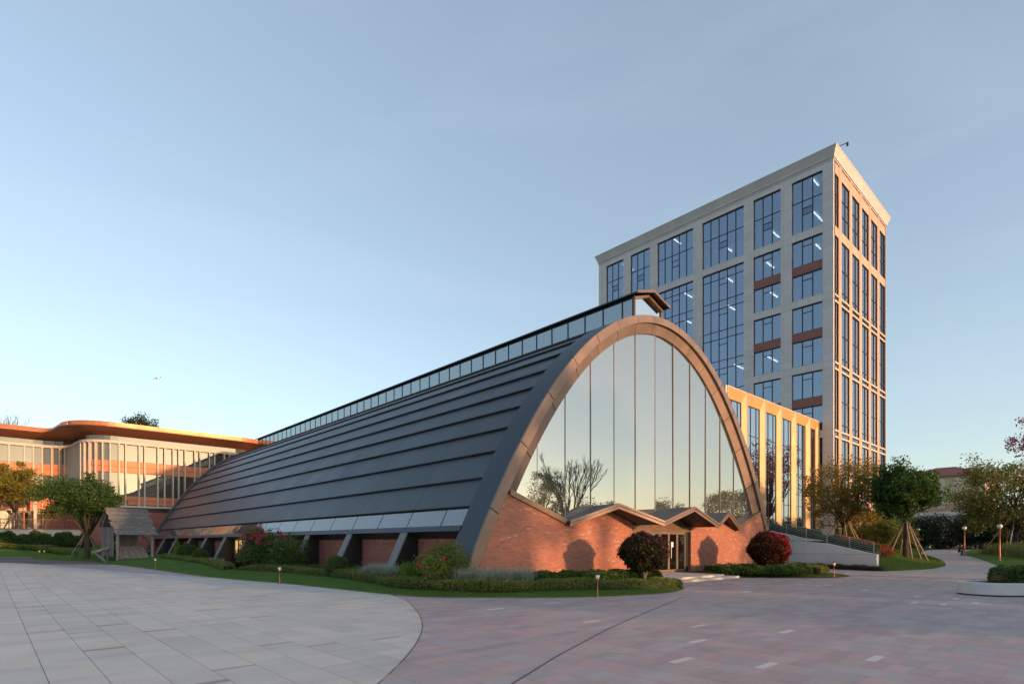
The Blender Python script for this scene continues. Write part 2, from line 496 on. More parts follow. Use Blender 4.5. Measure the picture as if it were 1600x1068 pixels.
def blades(name, P, h, w, mat, parent=None, lean=.5, origin=None, seg=2):
    """arching grass or strap leaves rooted at P (n,3)"""
    P = np.asarray(P, float); n = len(P)
    o = np.array(ORIGIN[parent.name] if parent is not None else (origin or (0,0,0)))
    a = rng.random(n)*2*math.pi; L = h*(.6+.6*rng.random(n)); ln = lean*(.3+rng.random(n))
    dx = np.cos(a); dy = np.sin(a); px, py = -dy, dx
    rows = []
    for k in range(seg+1):
        t = k/seg
        c = P + np.stack([dx*ln*L*t*t, dy*ln*L*t*t, L*(t - .35*ln*t*t)],1)
        ww = (w*(1-t*.92))*.5
        s = np.stack([px,py,np.zeros(n)],1)*ww
        rows += [c-s, c+s]
    V = np.stack(rows,1)                       # n, 2(seg+1), 3
    m = 2*(seg+1)
    idx = np.arange(n)[:,None]*m
    F = []
    for k in range(seg): F.append(idx + np.array([[2*k,2*k+1,2*k+3,2*k+2]]))
    F = np.stack(F,1).reshape(-1)
    nf = n*seg
    me = bpy.data.meshes.new(name)
    me.vertices.add(n*m); me.vertices.foreach_set('co', (V.reshape(-1,3)-o).ravel().astype(np.float32))
    me.loops.add(4*nf); me.loops.foreach_set('vertex_index', F.astype(np.int32))
    me.polygons.add(nf); me.polygons.foreach_set('loop_start', np.arange(0,4*nf,4,dtype=np.int32))
    me.polygons.foreach_set('loop_total', np.full(nf,4,dtype=np.int32))
    me.update(calc_edges=True)
    t = np.zeros((nf,4), np.float32); t[:,0] = np.repeat(rng.random(n), seg); t[:,3] = 1
    at = me.attributes.new('tint', 'FLOAT_COLOR', 'FACE'); at.data.foreach_set('color', t.ravel())
    me.materials.append(MATS[mat])
    ob = bpy.data.objects.new(name, me); C.objects.link(ob)
    if parent is not None: ob.parent = parent
    else: ob.location = o
    ORIGIN[ob.name] = tuple(o)
    return ob

def clump_points(c, rad, n, nclump, spread, shell=.55, flat=1.0, seed=None, zmin=None):
    """points gathered in clumps through an ellipsoid crown"""
    g = np.random.default_rng(seed) if seed is not None else rng
    d = g.normal(size=(nclump,3)); d /= np.linalg.norm(d,axis=1)[:,None]
    r = (shell + (1-shell)*g.random(nclump)**.6)*(.82+.3*g.random(nclump))
    cc = np.array(c) + d*r[:,None]*np.array(rad)
    if zmin is not None: cc[:,2] = np.maximum(cc[:,2], zmin + .3*g.random(nclump))
    wt = .4 + g.random(nclump); wt /= wt.sum()
    k = g.choice(nclump, n, p=wt)
    sp = spread*(.6+.8*g.random(nclump))
    off = np.clip(g.normal(size=(n,3)), -1.7, 1.7)*sp[k][:,None]*np.array([1,1,.75*flat])
    return cc[k]+off, cc

def limb(mb, a, b, r0, r1, bend=.15, n=6, steps=5):
    a = Vector(a); b = Vector(b); L = (b-a).length
    o = Vector((random.uniform(-1,1), random.uniform(-1,1), random.uniform(-.2,.6)))*L*bend
    pts = []; rr = []
    for k in range(steps+1):
        t = k/steps
        pts.append(a.lerp(b,t) + o*math.sin(math.pi*t)); rr.append(r0*(1-t)+r1*t)
    mb.tube(pts, rr, n)

def bare_branches(mb, p, d, L, r, lev, spread=.55, up=.25):
    p = Vector(p); d = Vector(d).normalized()
    q = p + d*L
    mid = p + d*L*.5 + Vector((random.uniform(-1,1),random.uniform(-1,1),0))*L*.06
    mb.tube([p, mid, q], [r, r*.82, r*.66], 5 if lev > 1 else 4, False)
    if lev == 0: return
    k = 2 if random.random() < .45 else 3
    for i in range(k):
        nd = d + Vector((random.uniform(-1,1), random.uniform(-1,1), random.uniform(-.3,.6)))*spread + Vector((0,0,up))
        bare_branches(mb, q, nd, L*random.uniform(.62,.86), r*.62, lev-1, spread, up)
    if random.random() < .6:
        nd = d + Vector((random.uniform(-1,1), random.uniform(-1,1), random.uniform(0,.5)))*spread*1.3
        bare_branches(mb, mid, nd, L*.6, r*.45, lev-1, spread, up)

def tree(name, base, label, leaf, crown_c, crown_r, nleaf, nclump, spread, size, bark='bark', trunk_r=.16, fork=None, nlimb=9, group=None, tipfrac=0, shell=.45, flat=1, seed=1, zmin=None, tipmask_f=None, leaf2=None, trunk_top=None):
    t = thing(name, base, label, 'tree', group)
    P, cc = clump_points(crown_c, crown_r, nleaf, nclump, spread, shell, flat, seed, zmin)
    tm = tipmask_f(P) if tipmask_f else None
    leaf_mesh('crown', P, size, leaf, t, .3, tipfrac, tm)
    mb = MB()
    fk = Vector(fork or (base[0], base[1], base[2]+(crown_c[2]-crown_r[2]-base[2])*.75))
    b = Vector(base)
    mb.tube([b-Vector((0,0,.15)), b+Vector((0,0,.12)), b.lerp(fk,.4)+Vector((.03,.02,0)), fk], [trunk_r*1.7, trunk_r*1.15, trunk_r*.95, trunk_r*.85], 10)
    mb.build('trunk', bark, t, True)
    ml = MB()
    for k in range(nlimb):
        tgt = cc[int(k*len(cc)/nlimb)]
        limb(ml, fk-Vector((0,0,.1)), tgt, trunk_r*.55, trunk_r*.10, .12)
    for k in range(nlimb):
        tgt = cc[(int(k*len(cc)/nlimb)+1) % len(cc)]
        limb(ml, Vector(crown_c)-Vector((0,0,crown_r[2]*.35)), tgt, trunk_r*.25, trunk_r*.06, .15, 5)
    limb(ml, fk-Vector((0,0,.1)), Vector(crown_c)+Vector((0,0,crown_r[2]*.3)), trunk_r*.75, trunk_r*.12, .05)
    ml.build('limbs', bark, t, True)
    return t

# ================================================================== THE SETTING: ground, plaza, lawns
def grid_sheet(name, xs, ys, zf, mat):
    mb = MB(); nx, ny = len(xs), len(ys)
    mb.v = [(x, y, zf(x, y)) for y in ys for x in xs]
    mb.f = [(j*nx+i, j*nx+i+1, (j+1)*nx+i+1, (j+1)*nx+i) for j in range(ny-1) for i in range(nx-1)]
    return struct(name, mb, mat)
grid_sheet('ground', [-4000,-600,-100,-40,0,35,50,65,80,95,150,600,4000], [-4000,-600,-100,-40,0,35,50,65,80,95,150,600,4000], lambda x, y: gz(x, y)-.06, 'meadow')

plaza = grid_sheet('plaza', [-45,-20,0,12,24,35,46], [-45,-20,-5,6,20,35,50,65,79], lambda x, y: gz(x, y)-.03, 'mortar')

# outer boundary of the pale paving (x as a function of y)
LB_Y = [-20,-5,-1,2.5,6.61,9.2,11.57,15.28,17.67,26,34.9,41.8,47.8,57.3,61.2,70,79]
LB_X = [-40,-16,-6,-1.0,3.82,6.15,7.79,9.74,10.73,11.0,8.27,6.2,4.95,2.8,1.4,-2,-7]
_ey = np.linspace(-20, 79, 1000); _ex = np.interp(_ey, LB_Y, LB_X)
for _ in range(260): _ex[1:-1] = .25*_ex[:-2]+.5*_ex[1:-1]+.25*_ex[2:]
def pale_edge(y): return interp(y, _ey, _ex)
# edge of the lawn in front of the hall
LAWN_E = [(3.06,69.6),(5.0,63.8),(6.7,58.9),(7.6,50.5),(8.2,42.6),(8.97,31.6),(10.05,25.9),(10.4,20.4),(10.6,18.3),(10.85,16.6),(11.5,15.55),(12.44,14.75),(13.98,13.15),(15.1,12.4),(16.3,11.95),(18.26,11.5),(19.9,11.75),(21.3,12.5),(22.1,13.4)]
LAWN_I = [(3.4,70.2),(9,70.5),(13.8,70),(13.9,56),(13.9,44),(13.9,34),(13.9,28),(13.9,22.5),(14.0,19.5),(14.0,17.9),(14.2,17.4),(15.0,17.3),(16.2,17.3),(17.2,17.3),(18.2,17.3),(19.6,17.3),(20.8,17.3),(22.0,17.3),(22.7,17.25)]
def resample(pts, n):
    p = np.array(pts); d = np.r_[0, np.cumsum(np.linalg.norm(np.diff(p,axis=0),axis=1))]
    t = np.linspace(0, 1, len(pts)); tt = np.linspace(0,1,n)
    # Catmull-like smoothing by cubic interpolation on the index
    from numpy import interp as ip
    q = np.stack([ip(tt,t,p[:,0]), ip(tt,t,p[:,1])],1)
    for _ in range(6):
        q[1:-1] = .25*q[:-2]+.5*q[1:-1]+.25*q[2:]
    return q
LE = resample(LAWN_E, 120); LI = resample(LAWN_I, 120)
def in_lawn(x, y):
    """inside the garden bed left and front of the hall"""
    poly = IN_POLY; c = False; n = len(poly); j = n-1
    for i in range(n):
        xi, yi = poly[i]; xj, yj = poly[j]
        if (yi > y) != (yj > y) and x < (xj-xi)*(y-yi)/(yj-yi)+xi: c = not c
        j = i
    return c
IN_POLY = [tuple(p) for p in LE[::3]] + [(22.9,17.4)] + [(42,17.4),(42,79),(14,79),(3,71)]

RB = [(29.7,14.0),(30.6,12.9),(32,11.4),(33.5,10.5),(35.2,10.35),(36.4,10.9),(38.0,12.4),(40,14.2)]  # bed right of the steps (front edge)

def slab_set(owner, mat, sx, sy, inside, tints, zmax, keep_n, name, gap=.006, y_first=True, strips=None, zt=0.0, seed=3):
    g = random.Random(seed)
    items = []
    x = -30.0; col = 0
    while x < 46:
        y = -6 - g.random()*sy*2
        stg = g.choice((0, .5))
        y += stg*sy
        while y < 62:
            ly = sy
            strip = strips and g.random() < strips[0]
            if strip: ly = strips[1]
            cx, cy = x+sx/2, y+ly/2
            zz = depth(cx, cy)
            if 3.2 < zz < zmax and abs(tang(cx, cy)) < 1.08:
                # clip against the region by trimming cells that straddle it
                pg = inside(cx, cy, x+gap/2, x+sx-gap/2, y+.001, y+ly-.001)
                if pg: items.append((zz, pg, strip))
            y += ly
        x += sx; col += 1
    items.sort()
    big = MB(); big.tint = []
    for i, (zz, pg, strip) in enumerate(items):
        tc = strips[2] if strip else g.choice(tints)
        v = g.uniform(.955, 1.045)
        tc = (tc[0]*v, tc[1]*v, tc[2]*v, 1)
        jz = g.uniform(-.0003, .0003) + zt
        b = MB() if i < keep_n else big
        k = len(b.v); n = len(pg); mx = sum(p[0] for p in pg)/n; my = sum(p[1] for p in pg)/n
        b.v += [(px, py, gz(px,py)+jz-.022) for px, py in pg]
        b.v += [(px+(mx-px)*.006, py+(my-py)*.0006, gz(px,py)+jz) for px, py in pg]
        b.f.append(tuple(k+n+q for q in range(n)))
        for q in range(n): j = (q+1) % n; b.f.append((k+q, k+j, k+n+j, k+n+q))
        if i < keep_n:
            b.tint = [tc]*(n+1); b.build(name, mat, owner)
        else: b.tint += [tc]*(n+1)
    if big.f:
        o = big.build(name+'s_beyond', mat, owner); o['kind'] = 'stuff'

def clip_curve(pg, keep_left):
    """trim a slab outline along the curved joint between the two pavings"""
    cy = sum(p[1] for p in pg)/len(pg); xc = pale_edge(cy); sl = (pale_edge(cy+.3)-pale_edge(cy-.3))/.6
    f = lambda p: ((p[0]-xc)-sl*(p[1]-cy))*(-1 if keep_left else 1)-.012
    out = []
    for a, b in zip(pg, pg[1:]+pg[:1]):
        fa, fb = f(a), f(b)
        if fa >= 0: out.append(a)
        if fa*fb < 0: t = fa/(fa-fb); out.append((a[0]+(b[0]-a[0])*t, a[1]+(b[1]-a[1])*t))
    return out if len(out) > 2 else None
def corners(x0, x1, y0, y1): return [(x0,y0),(x1,y0),(x1,y1),(x0,y1)]
def pale_in(cx, cy, x0, x1, y0, y1):
    pg = corners(x0, x1, y0, y1)
    if all(in_lawn(*p) for p in pg): return None
    return clip_curve(pg, True)
def red_in(cx, cy, x0, x1, y0, y1):
    if cy > 17.6 and not (cy > 30 and cx < 12): return None
    pg = corners(x0, x1, y0, y1)
    if all(in_lawn(*p) for p in pg): return None
    if 22.9 < cx < 29.6 and cy > 14.2: return None
    if cx > 29.6 and cy > interp(cx, [p[0] for p in RB], [p[1] for p in RB])+.3 and cx < 40: return None
    return clip_curve(pg, False)
pale_t = [(1,1,1),(.97,.97,.98),(1.03,1.0,.97),(.94,.95,.97),(1.05,1.03,1.0)]
red_t = [(1,1,1),(1.06,.95,.97),(.90,.95,1.04),(1.08,.95,.96),(.88,.90,.95),(.97,1.02,1.08),(1.05,1.0,1.0),(.93,.87,.9)]
slab_set(plaza, 'granite_pale', .6, 1.2, pale_in, pale_t, 46, 300, 'paving_slab', strips=(.12,.085,(.60,.52,.56)), zt=.004, seed=5)

red_base = grid_sheet('red_plaza', [-5,6,20,35,46], [-12,-3,6,17], lambda x, y: gz(x, y)-.026, 'mortar')
slab_set(red_base, 'granite_red', .6, .3, red_in, red_t, 44, 300, 'red_paver', gap=.006, strips=(.022,.15,(1.5,1.65,1.6)), zt=.0, seed=9)

# slim metal drain line curving over the red paving
mb = MB(); L = []; R_ = []
_dp = np.array([(3.6,4.75),(5.06,5.48),(6.9,6.35),(9.98,7.65),(12.6,8.6),(15.3,9.55),(17.6,10.35)])
for k in range(41):
    t = k/40; x = float(np.interp(t, np.linspace(0,1,7), _dp[:,0])); y = float(np.interp(t, np.linspace(0,1,7), _dp[:,1]))
    L.append((x-.005, y+.011, .005)); R_.append((x+.005, y-.011, .005))
mb.strip(R_, L)
tag(mb.build('drain_channel', 'black'), 'thin dark drain slot running diagonally across the red paving', 'drain')

def curved_joint(name, f, y0, y1, n, mat, w=.009):
    mb = MB(); a = []; b = []
    for k in range(n+1):
        y = y0+(y1-y0)*k/n; x = f(y); a.append((x-w, y, gz(x,y)+.0075)); b.append((x+w, y, gz(x,y)+.0075))
    mb.strip(a, b); return mb
tag(curved_joint('edge_strip', pale_edge, 0, 17.2, 160, 'black').build('edge_strip', 'bronze'), 'curved dark metal strip between pale and red paving', 'edging')

# lawn and bed in front of the hall: rises gently from the paving to the wall
def bed_z(i, t):
    p = LE[i]*(1-t)+LI[i]*t
    return p[0], p[1], gz(p[0], p[1]) + .012 + .20*smooth(t*1.5) + (.16*smooth((p[1]-45)/15)*smooth(t*2) if p[1] > 45 else 0)
mb = MB(); nt_ = 14
for i in range(len(LE)):
    for k in range(nt_): mb.v.append(bed_z(i, k/(nt_-1)))
for i in range(len(LE)-1):
    for k in range(nt_-1):
        a = i*nt_+k; mb.f.append((a, a+1, a+nt_+1, a+nt_))
lawn_o = struct('lawn', mb, 'lawn', True)
# stone edging along it
mb = MB(); rows = [[],[],[],[]]
for i in range(len(LE)):
    p = LE[i]; q = LE[min(i+1,len(LE)-1)]-LE[max(i-1,0)]; n_ = np.array([-q[1], q[0]]); n_ = n_/np.linalg.norm(n_)
    z = gz(*p)
    for r_, (o_, zz) in zip(rows, ((-.03,-.02),(-.03,.022),(.04,.022),(.04,-.02))):
        r_.append((p[0]+n_[0]*o_, p[1]+n_[1]*o_, z+zz))
for a, b in zip(rows[:-1], rows[1:]): mb.strip(a, b)
struct('kerb', mb, 'bronze')
# short grass over it
P = []
for _ in range(60000):
    i = min(len(LE)-1, int((random.random()**.8)*len(LE))); t = random.random()*.62
    if i < 25 and random.random() < .55: continue
    x, y, z = bed_z(i, t); P.append((x+random.uniform(-.25,.25), y+random.uniform(-.25,.25), z-.005))
P = np.array([p for p in P if in_lawn(p[0], p[1])])
g_ = blades('lawn_grass', P, .05, .012, 'blade', lean=.6, seg=1)
tag(g_, 'short mown grass of the lawn in front of the arched hall', 'grass', kind='stuff')

# ---- right: path, verge lawn and grassed mound
PL = [(36,11.6),(40.9,10.3),(44.9,8.6),(50,8.7),(55,9.6),(60.8,10.9),(70,13.4),(80,16.5),(95,18.6),(112,19.5)]
PR = [(37,1.2),(40,2.4),(44,3.4),(49.2,5.6),(56.5,7.0),(63,8.5),(71,10.4),(80.4,12.9),(96,14.0),(112,14.0)]
pl = resample(PL, 60); pr = resample(PR, 60)
mb = MB(); 
mb.strip([(p[0],p[1],gz(*p)+.006) for p in pr], [(p[0],p[1],gz(*p)+.006) for p in pl])
path_o = struct('path', mb, 'path_base')
mbp = MB(); mbp.tint = []
for i in range(59):
    n_ = 12
    for k in range(n_):
        a = pr[i]*(1-k/n_)+pl[i]*(k/n_); b = pr[i+1]*(1-k/n_)+pl[i+1]*(k/n_); c = pr[i+1]*(1-(k+1)/n_)+pl[i+1]*((k+1)/n_); d = pr[i]*(1-(k+1)/n_)+pl[i]*((k+1)/n_)
        m_ = (a+b+c+d)/4
        q = [m_+(e-m_)*.985 for e in (a,b,c,d)]
        mbp.quad(*[(e[0],e[1],gz(*e)+.014) for e in q]); v = random.uniform(.9,1.08); mbp.tint.append((v,v*.98,v*.97,1))
po = mbp.build('path_slabs', 'granite_path', path_o); po['kind'] = 'stuff'

# verge lawn right of the path
mb = MB()
pe = [(p[0],p[1]) for p in pr]
for i in range(len(pe)):
    x, y = pe[i]
    for t, dz in ((0,.03),(.06,.12),(.3,.28),(1,.5)):
        mb.v.append((x+t*4, y-t*26, gz(x,y)+dz))
for i in range(len(pe)-1):
    for k in range(3): a = i*4+k; mb.f.append((a, a+4, a+5, a+1))
struct('verge_lawn', mb, 'lawn', True)

def edge_y(x): return interp(x, [p[0] for p in PL], [p[1] for p in PL])
def mound_z(x, y):
    d = y-edge_y(x)
    side = smooth((x-41.2)/9.0)
    h = 2.05*smooth(d/9.5)*(.45+.55*side)
    if x > 62: h = h*(1-.45*smooth((x-62)/14))
    return gz(x, y)+.03+h
WALL_A = (42.0,10.9); WALL_B = (45.3,21.8)         # retaining wall foot line
def wall_x(y): return WALL_A[0]+(WALL_B[0]-WALL_A[0])*(y-WALL_A[1])/(WALL_B[1]-WALL_A[1])
mb = MB(); NXM, NYM = 60, 26
for i in range(NXM+1):
    x = 41.4 + (112-41.4)*(i/NXM)**1.25
    for j in range(NYM+1):
        t = (j/NYM)**1.3
        y = edge_y(x) + t*26
        xx = x
        if y > WALL_A[1]: xx = max(x, wall_x(min(y, 30))+.02) if x < 52 else x
        z = mound_z(max(x,xx), y)
        mb.v.append((xx, y, z))
for i in range(NXM):
    for j in range(NYM):
        a = i*(NYM+1)+j; mb.f.append((a, a+NYM+1, a+NYM+2, a+1))
struct('grass_mound', mb, 'lawn_warm', True)

# ================================================================== ARCHED HALL
CX, ZT = 27.95, 14.2
YF, YR, YE = 17.4, 18.9, 78.6
def drop(w): return .058*w*w + 4.5e-5*w**4
def slope(w): return .116*w + 1.8e-4*w**3
_ws = np.linspace(0, 15.2, 800); _zs = ZT - np.array([drop(w) for w in _ws])
def w_at(z): return float(np.interp(-z, -_zs, _ws))
def off(w, d):
    """point (signed w, outward offset d) -> x, z"""
    a = abs(w); s = slope(a); n = math.hypot(s, 1)
    x = a + d*s/n; z = ZT - drop(a) + d/n
    return CX + math.copysign(x, w), z
hall = thing('arched_hall', (CX, YF, 0), 'long dark metal barrel-vaulted brick hall with parabolic glazed front and ridge skylight', 'building')

# shell under the panels
mb = MB(); rows = []
for k in range(61):
    z = 3.1 + (14.12-3.1)*(k/60)
    w = w_at(z) if z < ZT else .5
    rows.append(w)
ws_all = [-w for w in rows] + [w for w in rows[::-1]]
a = [(off(w,-.12)[0], YR-.5, off(w,-.12)[1]) for w in ws_all]; b = [(p[0], YE, p[2]) for p in a]
mb.strip(a, b)
mb.build('roof_shell', 'black', hall)

SEAM = [3.46,4.73,5.97,7.13,8.21,9.22,10.23,11.27,12.14,12.85,13.42,13.95]
joints = [YR] + [23.2+5.5*k for k in range(10)] + [YE-.5]
def panel_mesh(z0, z1, ln, side):
    mb = MB(); n = 5
    w0, w1 = w_at(z0), w_at(z1)
    low, top = [], []
    for k in range(n):
        t = k/(n-1); w = w0+(w1-w0)*t
        x1, zz1 = off(w*side, .115*(1-t)**1.2-.05); x0, zz0 = off(w*side, -.10)
        top.append((x1, zz1)); low.append((x0, zz0))
    d = Vector((top[0][0]-top[1][0], 0, top[0][1]-top[1][1])).normalized()*.05
    tip = (top[0][0]+d.x, top[0][1]+d.z)
    loop = low + top[::-1] + [tip, (tip[0]-d.z*.45*(1), tip[1]-.045)]
    A = [(x, 0, z) for x, z in loop]; B = [(x, ln, z) for x, z in loop]
    if side > 0: A, B = A[::-1], B[::-1]
    return mb.prism(A, B)
for side in (-1, 1):
    for r in range(len(SEAM)-1):
        cache = {}
        for k in range(len(joints)-1):
            ln = round(joints[k+1]-joints[k]-.016, 3)
            if ln not in cache:
                me = panel_mesh(SEAM[r], SEAM[r+1], ln, side).mesh('roof_panel', (CX, 0, 0)); me.materials.append(MATS['roof']); cache[ln] = me
            o = bpy.data.objects.new('roof_panel', cache[ln]); C.objects.link(o); o.parent = hall
            o.location = (0, joints[k]+.008-YF, 0)

# wide dark rim band at the front end and slim one at the far end
def rim_band(y0, y1, hi, lo, name, mat):
    ws = np.linspace(-14.62, 14.62, 90)
    mb = MB()
    A = [off(w, hi) for w in ws]; B = [off(w, lo) for w in ws]
    mb.strip([(x,y0,z) for x,z in A], [(x,y1,z) for x,z in A])
    mb.strip([(x,y1,z) for x,z in B], [(x,y0,z) for x,z in B])
    mb.strip([(x,y1,z) for x,z in A], [(x,y1,z) for x,z in B])
    mb.strip([(x,y0,z) for x,z in B], [(x,y0,z) for x,z in A])
    return mb.build(name, mat, hall, False)
rim_band(YF+.06, YR+.02, .068, -.30, 'roof_rim', 'roof_dark')
rim_band(YE-.5, YE+.1, .22, -.30, 'far_roof_rim', 'roof_dark')

# copper facing of the arch: outer band, recessed inner band, reveal - in segments
def dband(w): return .75+.025*abs(w)
segs = np.r_[np.linspace(-14.62,-1.2,9), np.linspace(1.2,14.62,9)]
zig = [(-11.9,4.0),(-8.45,2.85),(-5.6,3.75),(-2.82,2.95),(0,3.8),(2.82,2.95),(5.6,3.75),(8.45,2.85),(11.9,4.0)]
def zig_z(x): return interp(x-CX, [p[0] for p in zig], [p[1] for p in zig])
for s0, s1 in zip(segs[:-1], segs[1:]):
    g = .012*(1 if s1 > s0 else -1)
    ws = np.linspace(s0+g, s1-g, 8)
    mb = MB()
    O = [off(w,.09) for w in ws]; Mi = [off(w,-.38*dband(w)) for w in ws]; G = [off(w,-dband(w)) for w in ws]
    mb.strip([(x,YF,z) for x,z in O], [(x,YF,z) for x,z in Mi])
    mb.strip([(x,YF+.12,z) for x,z in O], [(x,YF,z) for x,z in O])
    mb.strip([(x,YF,z) for x,z in Mi], [(x,YF+.16,z) for x,z in Mi])
    for e in (0, -1):
        mb.quad((O[e][0],YF,O[e][1]), (O[e][0],YF+.12,O[e][1]), (Mi[e][0],YF+.12,Mi[e][1]), (Mi[e][0],YF,Mi[e][1]))
    p = mb.build('copper_panel', 'copper', hall)
    keep = [i for i in range(len(ws)) if G[i][1] > 3.25]
    if len(keep) > 1:
        mi = MB()
        mi.strip([(Mi[i][0],YF+.16,Mi[i][1]) for i in keep], [(G[i][0],YF+.36,G[i][1]) for i in keep])
        mi.strip([(G[i][0],YF+.36,G[i][1]) for i in keep], [(G[i][0],YF+.5,G[i][1]) for i in keep])
        mi.build('inner_band', 'copper', p)

# glazed front: tall panes between slim mullions
gw = np.linspace(-14.4, 14.4, 400); gp = [off(w,-dband(w)) for w in gw]
gxs = [p[0] for p in gp]; gzs = [p[1] for p in gp]
YG = 17.85
def glass_top(x): return interp(x, gxs, gzs)
mull = [CX-13.2] + [27.35+1.87*k for k in range(-5,7)] + [CX+13.2]
for a, b in zip(mull[:-1], mull[1:]):
    xs = sorted(set(list(np.linspace(a+.012, b-.012, 14)) + [CX+p[0] for p in zig if a < CX+p[0] < b]))
    up = [(x, glass_top(x)+.05) for x in xs]; lo = [(x, zig_z(x)-.02) for x in xs]
    ok = [i for i in range(len(xs)) if up[i][1] > lo[i][1]]
    if len(ok) < 2: continue
    loop = [lo[i] for i in ok] + [up[i] for i in reversed(ok)]
    tilt = random.uniform(-.010,.010); tz = random.uniform(-.0035,.0035)
    MB().prism([(x,YG+.02+tilt*(x-a)+tz*(z-6),z) for x,z in loop], [(x,YG+tilt*(x-a)+tz*(z-6),z) for x,z in loop]).build('glass_pane', 'facade_glass', hall)
for x in mull[1:-1]:
    MB().box(x-.022, x+.022, YG-.03, YG+.12, zig_z(x)-.05, glass_top(x)).build('mullion', 'mullion_metal', hall)
# interior: pale ribs, floor and back wall seen through the glass
mb = MB()
for yy in (20.2, 25.7, 31.2):
    ws = np.linspace(-12.3, 12.3, 50)
    A = [off(w,-.35) for w in ws]; B = [off(w,-1.15) for w in ws]
    mb.strip([(x,yy,z) for x,z in A], [(x,yy,z) for x,z in B])
mb.build('interior_rib', 'interior_pale', hall)
MB().box(CX-12.6, CX+12.6, 18.3, 70, .1, .15).build('interior_floor', 'interior', hall)
ws = np.linspace(-14.3, 14.3, 40)
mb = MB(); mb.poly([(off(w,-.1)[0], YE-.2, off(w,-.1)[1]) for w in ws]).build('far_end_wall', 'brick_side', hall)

# front brick walls with zig-zag copings
DOOR0, DOOR1 = 24.75, 30.6
mid_pts = [off(w,-.38*dband(w)) for w in gw]; mxs = [p[0] for p in mid_pts]; mzs = [p[1] for p in mid_pts]
def wall_top(x): return min(zig_z(x)-.10, interp(x, mxs, mzs)-.0)
def brick_wall(x0, x1, name):
    xs = sorted(set(list(np.linspace(x0, x1, 60)) + [CX+p[0] for p in zig if x0 < CX+p[0] < x1]))
    mb = MB()
    F = [(x, YF+.10, wall_top(x)) for x in xs]; Bt = [(x, YF+.10, -.1) for x in xs]
    F2 = [(x, YF+.55, z) for x,_,z in F]; B2 = [(x, YF+.55, -.1) for x in xs]
    mb.strip(Bt, F); mb.strip(F, F2); mb.strip(F2, B2)
    mb.quad(Bt[-1], B2[-1], F2[-1], F[-1]); mb.quad(F[0], F2[0], B2[0], Bt[0])
    return mb.build(name, 'brick', hall)
brick_wall(CX-14.2, DOOR0, 'brick_wall'); brick_wall(DOOR1, CX+14.2, 'brick_wall')
for sx in (-1, 1):
    a = Vector((CX+sx*11.95, 0, 4.0)); b = Vector((CX+sx*8.40, 0, 2.85))
    q = MB(); lo_, hi_ = -.14, .10
    A = [(a.x,YF+.0,a.z+lo_),(a.x,YG+.1,a.z+lo_),(a.x,YG+.1,a.z+hi_),(a.x,YF+.0,a.z+hi_)]
    B = [(b.x,YF+.0,b.z+lo_),(b.x,YG+.1,b.z+lo_),(b.x,YG+.1,b.z+hi_),(b.x,YF+.0,b.z+hi_)]
    q.prism(A, B).build('coping', 'bronze', hall)
# folded entrance canopy
FOLD = [(-8.45,2.85,17.22),(-5.6,3.75,16.62),(-2.82,2.95,15.86),(0,3.8,15.78),(2.82,2.95,15.86),(5.6,3.75,16.62),(8.45,2.85,17.22)]
for (xa,za,ya),(xb,zb,yb) in zip(FOLD[:-1], FOLD[1:]):
    th = .16; yb_ = 17.82
    A = [(CX+xa,ya,za),(CX+xa,yb_,za),(CX+xa,yb_,za-th),(CX+xa,ya,za-th)]
    B = [(CX+xb,yb,zb),(CX+xb,yb_,zb),(CX+xb,yb_,zb-th),(CX+xb,yb,zb-th)]
    pl_ = MB().prism(A, B).build('canopy_plate', 'roof_dark', hall)
    for dz0, dz1, dy in ((.03,-.075,.06),(-.105,-.24,.03)):
        A = [(CX+xa,ya-dy,za+dz0),(CX+xa,ya+.02,za+dz0),(CX+xa,ya+.02,za+dz1),(CX+xa,ya-dy,za+dz1)]
        B = [(CX+xb,yb-dy,zb+dz0),(CX+xb,yb+.02,zb+dz0),(CX+xb,yb+.02,zb+dz1),(CX+xb,yb-dy,zb+dz1)]
        MB().prism(A, B).build('fascia', 'copper', pl_)
    A = [(CX+xa,ya+.05,za-th-.004),(CX+xa,yb_,za-th-.004),(CX+xb,yb_,zb-th-.004),(CX+xb,yb+.05,zb-th-.004)]
    MB().poly(A).build('soffit', 'soffit_dark', pl_)
# entrance doors
MB().poly([(DOOR0,YF+.22,2.5),(DOOR1,YF+.22,2.5),(DOOR1,YF+.22,zig_z(DOOR1)-.12),(CX+2.6,YF+.22,zig_z(CX+2.6)-.12),(CX,YF+.22,3.6),(CX-2.7,YF+.22,zig_z(CX-2.7)-.12),(DOOR0,YF+.22,zig_z(DOOR0)-.12)]).build('transom_panel', 'bronze', hall)
nd = 6; dw = (DOOR1-.55-DOOR0)/nd
for k in range(nd):
    x0 = DOOR0+k*dw; x1 = x0+dw
    d = MB()
    d.box(x0, x0+.09, YF+.14, YF+.24, .2, 2.5); d.box(x1-.09, x1, YF+.14, YF+.24, .2, 2.5)
    d.box(x0+.09, x1-.09, YF+.145, YF+.235, 2.36, 2.5); d.box(x0+.09, x1-.09, YF+.145, YF+.235, .2, .36)
    dr = d.build('door', 'copper', hall)
    MB().box(x0+.09, x1-.09, YF+.18, YF+.20, .36, 2.36).build('pane', 'door_glass', dr)
    if k in (2,3,4):
        MB().tube([(x0+.15,YF+.08,1.0),(x0+.15,YF+.08,1.6)], .018, 6).build('handle', 'steel', dr)
    if k == 4:
        MB().box(x0+.28, x0+.50, YF+.165, YF+.175, 1.62, 1.92).build('notice', 'white_paint', dr)
MB().box(DOOR1-.5, DOOR1-.06, YF+.25, YF+.5, .2, 2.9).build('door_jamb', 'black', hall)
